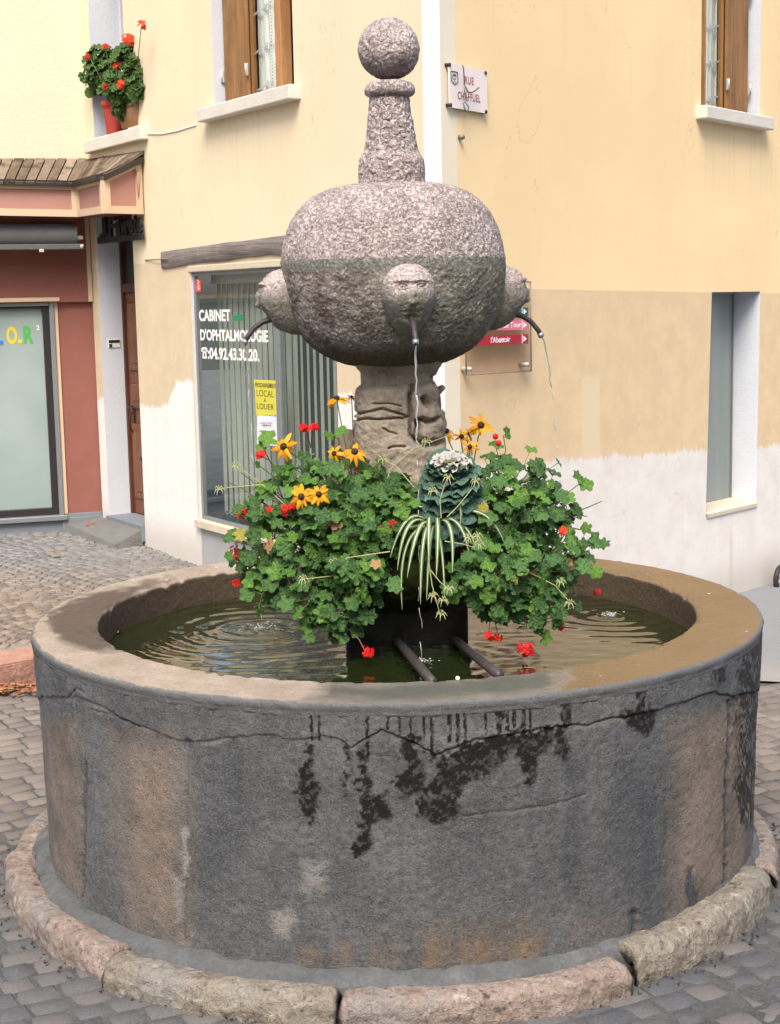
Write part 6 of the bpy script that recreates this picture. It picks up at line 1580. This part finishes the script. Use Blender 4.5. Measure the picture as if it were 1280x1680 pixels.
# ornamental cabbage
def cabbage_leaf(name, mat, seed, ruffle=.09):
    r = random.Random(seed); nu, nv = 8, 15; V = np.zeros((nu, nv, 3)); ph = r.uniform(0, 6)
    for i in range(nu):
        t_ = i / (nu - 1)
        for j in range(nv):
            q = j / (nv - 1) * 2 - 1; a = q * 1.15 * (.35 + .65 * t_ ** .5); rr = t_ * (1 - .10 * q * q)
            edge = (t_ ** 3) * ruffle; V[i, j] = (rr * math.sin(a) * .95, rr * math.cos(a), -.30 * t_ * t_ + .12 * q * q * t_ + edge * math.sin(q * 11 + ph) + edge * .6 * math.sin(q * 23 + ph * 2))
    m = MB(); m.grid(V); return m.mesh(name, mat)
CL = [cabbage_leaf('leaf', 'leaf_cabbage', k) for k in range(5)]; CH = [cabbage_leaf('leaf', 'leaf_cabbage_heart', 9 + k, .16) for k in range(3)]
cc = ony(738, 800, -.27); cab = thing('ornamental_cabbage', 'blue-green ornamental cabbage with a pale pink heart', 'ornamental cabbage', tuple(cc)); cab.rotation_euler = (math.radians(17), 0, 0)
for tier in range(9):
    f_ = tier / 8; n = 10 - int(3 * f_); el = math.radians(-38 + 92 * f_); L = .112 * (1 - .40 * f_); r0 = .052 * (1 - f_ * .75); z = -.070 + .140 * f_
    for i in range(n):
        a = 2 * math.pi * (i + .5 * (tier % 2)) / n + R.uniform(-.22, .22); d = np.array([math.cos(a), math.sin(a), 0]); e = el + R.uniform(-.22, .22)
        yv = d * math.cos(e) + np.array([0, 0, math.sin(e)]); zv = -d * math.sin(e) + np.array([0, 0, math.cos(e)]); xv = np.cross(yv, zv)
        o = link('leaf', CL[R.randrange(5)], cab); s_ = L * R.uniform(.82, 1.15); o.matrix_local = Matrix.Translation(Vector(d * r0 + np.array([0, 0, z]))) @ Matrix((xv, yv, zv)).transposed().to_4x4() @ Matrix.Scale(s_, 4)
for i in range(16):
    a = i * 2.4; q = i / 16; d = np.array([math.cos(a), math.sin(a), 0]); e = math.radians(22 + 50 * (1 - q)); yv = d * math.cos(e) + np.array([0, 0, math.sin(e)]); zv = -d * math.sin(e) + np.array([0, 0, math.cos(e)]); xv = np.cross(yv, zv)
    o = link('leaf', CH[i % 3], cab, None, 'pale pink heart leaf' if i == 0 else None); o.matrix_local = Matrix.Translation(Vector(d * .030 * q + np.array([0, 0, .090]))) @ Matrix((xv, yv, zv)).transposed().to_4x4() @ Matrix.Scale(.036 + .018 * q, 4)
m = MB(); m.tube([(0, 0, -.2), (0, 0, .08)], [.03, .02], 8); link('stalk', m.mesh('stalk', 'stem_green'), cab)

# spider plant with striped arching leaves and runners
def stripe_mat():
    t = NT('leaf_striped'); s_ = t.attr('stripe'); n = t.noise(t.pos(), 30, 3)
    t.p(Base_Color=t.mix(t.mapr(s_, .14, .36), t.mix(n, (.46, .48, .32), (.58, .58, .44)), t.mix(n, (.05, .10, .03), (.12, .19, .06))), Roughness=.4, Specular_IOR_Level=.4); M['leaf_striped'] = t.m
stripe_mat()
sb_ = ony(712, 862, -.30); spd = thing('spider_plant', 'spider plant with arching cream striped leaves below the cabbage', 'spider plant', tuple(sb_))
def strap(p0, p1, p2, w):
    n = 14; P = [(1 - t) ** 2 * p0 + 2 * t * (1 - t) * p1 + t * t * p2 for t in np.linspace(0, 1, n)]; V = np.zeros((n, 7, 3)); S_ = np.zeros((n, 7))
    for i in range(n):
        d = norm(P[min(i + 1, n - 1)] - P[max(i - 1, 0)]); sd = np.cross(d, np.array([0, -.85, .5])); sd = norm(sd); up = np.cross(sd, d); t = i / (n - 1); ww = .85 * w * min(1, t * 5 + .5) * (1 - t ** 4) ** .7 + .0006
        for j in range(7): q = j / 3 - 1; V[i, j] = P[i] + sd * q * ww + up * abs(q) * ww * .35; S_[i, j] = abs(q)
    return V, S_
for (ex, ey, mx, my, yd_, w) in ((828, 892, 795, 800, -.34, .0065), (808, 872, 772, 812, -.28, .006), (652, 935, 664, 822, -.42, .0075), (612, 902, 640, 822, -.30, .006), (690, 992, 690, 838, -.44, .0078), (668, 948, 686, 832, -.45, .0085), (704, 930, 702, 815, -.46, .009), (716, 948, 722, 815, -.46, .0095),
                                 (742, 940, 748, 825, -.45, .008), (772, 925, 760, 820, -.40, .007), (752, 880, 770, 782, -.36, .007), (660, 1000, 648, 850, -.42, .0055), (600, 935, 630, 855, -.30, .006), (625, 868, 655, 800, -.22, .006), (790, 850, 760, 790, -.22, .006), (786, 915, 765, 828, -.34, .006), (730, 985, 726, 850, -.45, .0055), (655, 880, 680, 790, -.26, .007), (700, 985, 705, 850, -.46, .006), (640, 915, 668, 812, -.40, .0065)):
    p2 = ony(ex, ey, yd_); p1 = ony(mx, my, (yd_ - .30) / 2 - .05); V, S_ = strap(sb_ + np.array([R.uniform(-.02, .02), 0, 0]), p1, p2, w)
    me = npmesh('leaf', V.reshape(-1, 3) - sb_, gridquads(14, 7, False), 'leaf_striped', dict(stripe=S_.ravel())); link('leaf', me, spd)
def plantlet(mb, c, n, L):
    for i in range(n):
        a = i * 6.283 / n + R.uniform(-.3, .3); d = np.array([math.cos(a), -.4, math.sin(a) * .8]); mb.tube([c, c + d * L * .6 + np.array([0, 0, .006]), c + d * L - np.array([0, 0, .006])], [.0025, .0022, .0006], 4, caps=False)
for path, y, ends in (([(704, 925), (709, 960), (716, 985), (722, 1008)], -.47, [(724, 1008), (711, 978), (727, 985)]), ([(706, 935), (722, 955), (735, 965)], -.47, [(737, 967)]), ([(724, 850), (722, 820), (728, 800), (733, 785)], -.44, [(735, 784), (710, 806)]), ([(734, 848), (752, 830), (776, 800), (781, 790)], -.4, [(781, 790)]),
                      ([(730, 888), (760, 893), (778, 898)], -.42, [(768, 882), (783, 880), (786, 893)]), ([(640, 905), (570, 915), (545, 945), (500, 950)], -.42, [(548, 922), (498, 950)]), ([(860, 935), (910, 960), (935, 988)], -.36, [(935, 990), (920, 955)]), ([(632, 800), (640, 770), (680, 735), (735, 715)], -.2, [(700, 725)]), ([(680, 800), (650, 765), (630, 755)], -.3, [(628, 754)]), ([(470, 830), (430, 795), (375, 800), (360, 803)], -.2, [(360, 803)]), ([(440, 800), (410, 780), (388, 765)], -.18, [(388, 764)])):
    m = MB(); P = [ony(a, b, y) for a, b in path]; m.tube(P, [.0024, .002, .0018, .0014][:len(P)], 5, caps=False)
    for a, b in ends: plantlet(m, ony(a, b, y - .005), 7, .020)
    m.build('runner', 'stem_pale', spd)

# ------------------------------------------------------------------ window pots above the door
kk = lambda px, py, y: LF.w(LF.px(px, py, y)[0], y, LF.px(px, py, y)[1])
yp = .03
pc = kk(190, 212, yp); pot = thing('flower_pot', 'red tapered flower pot at the left of the window ledge', 'flower pot', (pc[0], pc[1], ZSILL + .001))
V = lathe([(.0, 0), (.062, 0), (.066, .01), (.088, .20), (.10, .205), (.10, .245), (.088, .245), (.084, .20), (0, .20)], 32, 40, 0, 0)
link('pot', npmesh('pot', V.reshape(-1, 3), gridquads(40, 32), 'pot_red'), pot)
tc = kk(226, 200, .06); tr = thing('window_box', 'rounded terracotta trough standing beside the red pot', 'window box', (tc[0], tc[1], ZSILL + .001), LF.ang)
bm = bmesh.new(); bmesh.ops.create_cube(bm, size=1)
for v in bm.verts: v.co = Vector((v.co.x * (.42 if v.co.z > 0 else .34), v.co.y * (.17 if v.co.z > 0 else .12), .105 + v.co.z * .21))
bmesh.ops.bevel(bm, geom=bm.edges[:], offset=.025, segments=3, affect='EDGES'); m = MB(); m.frombm(bm, 0, True); link('trough', m.mesh('trough', 'pot_clay'), tr)
def wclusters(L): return L
def window_geranium(label, clusters, root, heads, y):
    base = kk(root[0], root[1], y); t = thing('geranium', label, 'geranium', tuple(base), 0, 'potted geraniums on the window ledge'); st = MB()
    for (cx, cy, rx, ry, n) in clusters:
        c = kk(cx, cy, y); d_ = (c - CAM_C) @ CF; k = d_ / CAM_F; ax = np.array([rx * k, .09, ry * k]); st.tube([base, c], [.007, .004], 5, caps=False)
        for _ in range(n):
            u = norm([R.gauss(0, 1) for _ in range(3)]); P = c + u * ax * R.uniform(.4, 1) ** .6; nn = norm(u * .7 + np.array([-.35, -.45, .6]) + np.array([R.gauss(0, .35) for _ in range(3)]))
            put('leaf', GW[R.randrange(4)], t, P, nn, R.uniform(0, 6.28), R.uniform(.060, .105), base); st.tube([c + (P - c) * .2, P], .0018, 4, caps=False)
    st.build('stems', 'stem_green', t, 'stuff')
    for (px, py, r_, n) in heads:
        c = kk(px, py, y - .10); k = ((c - CAM_C) @ CF) / CAM_F; m = MB(); m.tube([base + (c - base) * .5, c], .003, 5); h = m.build('flower_head', 'stem_green', t)
        for i in range(n):
            u = norm([R.gauss(0, 1), R.gauss(-.5, .7), R.gauss(.1, .9)]); o = link('floret', FO[R.randrange(3)], h); o.location = Vector(c + u * r_ * k * R.uniform(.5, 1)) - Vector(base); o.rotation_mode = 'QUATERNION'; o.rotation_quaternion = orient(norm(u + np.array([0, -.4, .2])), R.uniform(0, 6)); s_ = .042 * R.uniform(.8, 1.2); o.scale = (s_,) * 3
window_geranium('leggy geranium with red heads growing in the red pot', [(163, 95, 24, 20, 60), (168, 122, 30, 26, 84), (154, 128, 18, 28, 40), (186, 140, 24, 24, 56)], (190, 175, 0), [(146, 92, 5, 6), (190, 93, 7, 10), (193, 106, 8, 12), (173, 141, 5, 6), (173, 76, 4, 4)], 0.0)
window_geranium('bushy geranium with red heads growing in the terracotta trough', [(212, 96, 28, 24, 76), (222, 122, 22, 26, 80), (206, 148, 30, 24, 66), (198, 178, 18, 18, 34), (226, 142, 16, 22, 40)], (219, 172, -.01), [(211, 65, 10, 16), (232, 43, 8, 10), (198, 139, 7, 10)], -.02)

# ------------------------------------------------------------------ small litter
def curl_leaf(name, mat, seed):
    r = random.Random(seed); n = 12; bm = bmesh.new(); vs = [bm.verts.new(((.5 + .16 * (i % 2)) * math.cos(6.283 * i / n) * r.uniform(.8, 1.1), (.34 + .14 * (i % 2)) * math.sin(6.283 * i / n) * r.uniform(.8, 1.1), r.uniform(0, .22))) for i in range(n)]; c = bm.verts.new((0, 0, .03))
    for i in range(n): bm.faces.new((vs[i], vs[(i + 1) % n], c))
    me = bpy.data.meshes.new(name); bm.to_mesh(me); bm.free(); me.materials.append(M[mat]); return me
DL = [curl_leaf('fallen_leaf', m_, k) for k, m_ in enumerate(('dry_leaf', 'dry_red', 'dry_leaf', 'dry_red'))]
def litter(name, me, P, s_, label, cat, group=None):
    o = link(name, me); o.location = P; o.scale = (s_,) * 3; o.rotation_euler = (R.uniform(-.2, .2), R.uniform(-.2, .2), R.uniform(0, 6)); tag(o, label, cat, group); return o
z_t = lambda px, py, z: tuple(onz(px, py, z))
litter('fallen_leaf', DL[1], z_t(319, 908, zt_ + .012), .07, 'curled dry red leaf lying on the drain grate', 'leaf'); litter('fallen_leaf', DL[0], z_t(95, 911, .11), .07, 'curled tan leaf lying alone on the brown setts', 'leaf'); litter('fallen_leaf', DL[3], z_t(149, 862, .185), .075, 'rusty dry leaf on the corner of the doorstep', 'leaf')
litter('fallen_leaf', DL[2], z_t(188, 1038, WZ + .004), .05, 'yellow leaf floating against the left inner wall', 'leaf'); litter('fallen_leaf', DL[1], z_t(201, 1018, WZ + .004), .04, 'orange leaf floating near the yellow one', 'leaf'); litter('blossom', floret_mesh('blossom', 'petal_pink', 77), z_t(271, 985, WZ + .008), .06, 'pink blossom floating by the far inner wall', 'blossom')
pts = [(149, 968, 'tiny pale petal at the far edge of the dark wet rim patch'), (274, 952, 'tiny pale petal on the rim just behind the floating pink blossom'), (355, 931, 'tiny pale petal on the rim nearest the drain grate'), (1062, 942, 'tiny pale petal on the far rim right of the foliage'),
       (1163, 974, 'tiny pale petal on the rim below the narrow window'), (1226, 1036, 'tiny pale petal at the right hand edge of the rim'), (985, 1109, 'tiny pale petal on the rim right of the iron bars')]
pm = bpy.data.meshes.new('petal'); pm.from_pydata([(-.5, -.2, 0), (.1, -.3, .06), (.5, .1, 0), (0, .3, .08)], [], [(0, 1, 2, 3)]); pm.materials.append(M['paper_white'])
for a, b, lb in pts: litter('petal', pm, z_t(a, b, .791), R.uniform(.010, .017), lb, 'petal', 'pale petals on the rim')
litter('petal', FR[0], z_t(1143, 1013, .793), .016, 'single red petal on the rim by the inner edge', 'petal')
m = MB(); m.tube([(0, 0, 0), (.022, .008, .0)], .004, 8); m.tube([(.022, .008, 0), (.03, .011, 0)], .0042, 8, 1); o = m.build('cigarette_butt', ['letter_white', 'pot_clay']); o.location = z_t(36, 1503, GZ0 + .014); tag(o, 'cigarette butt lying beside the left kerb stones', 'cigarette butt')
bm = bmesh.new(); bmesh.ops.create_icosphere(bm, subdivisions=2, radius=.007); m = MB(); m.frombm(bm, 0, True); o = m.build('pebble', 'letter_white'); o.location = z_t(751, 1113, .792); tag(o, 'white pebble on the front inner edge of the rim', 'pebble')
m = MB()
for k in range(160):
    a, b = R.uniform(-30, 62), R.uniform(1124, 1141); p = np.array(onz(a, b, GZ0 + .014)); s_ = R.uniform(.02, .04); me = DL[k % 4]; ang = R.uniform(0, 6); p[2] += R.uniform(0, .02)
    m.add([(p[0] + s_ * (v.co.x * math.cos(ang) - v.co.y * math.sin(ang)), p[1] + s_ * (v.co.x * math.sin(ang) + v.co.y * math.cos(ang)), p[2] + s_ * v.co.z) for v in me.vertices], [list(f.vertices) for f in me.polygons], k % 2)
o = m.build('fallen_leaves', ['dry_red', 'dry_leaf'], None, 'stuff'); o['label'] = 'drift of dry leaves at the foot of the red step'
m = MB()
for k in range(220):
    th_ = R.uniform(math.pi * .95, math.pi * 2.05); rr = R.uniform(1.385, 1.45); p = np.array([CX + rr * math.cos(th_), CY + rr * math.sin(th_), GZ0 + .004]); s_ = R.uniform(.006, .015)
    for q in range(4):
        a = R.uniform(0, 6.28); m.add([p, p + [s_ * .3 * math.cos(a + 1.2), s_ * .3 * math.sin(a + 1.2), s_ * .3], p + [s_ * math.cos(a), s_ * math.sin(a), s_ * R.uniform(.3, 1.0)]], [(0, 1, 2)])
o = m.build('weeds', 'soil', None, 'stuff'); o['label'] = 'dirt and tiny weeds in the joint around the kerb stones'
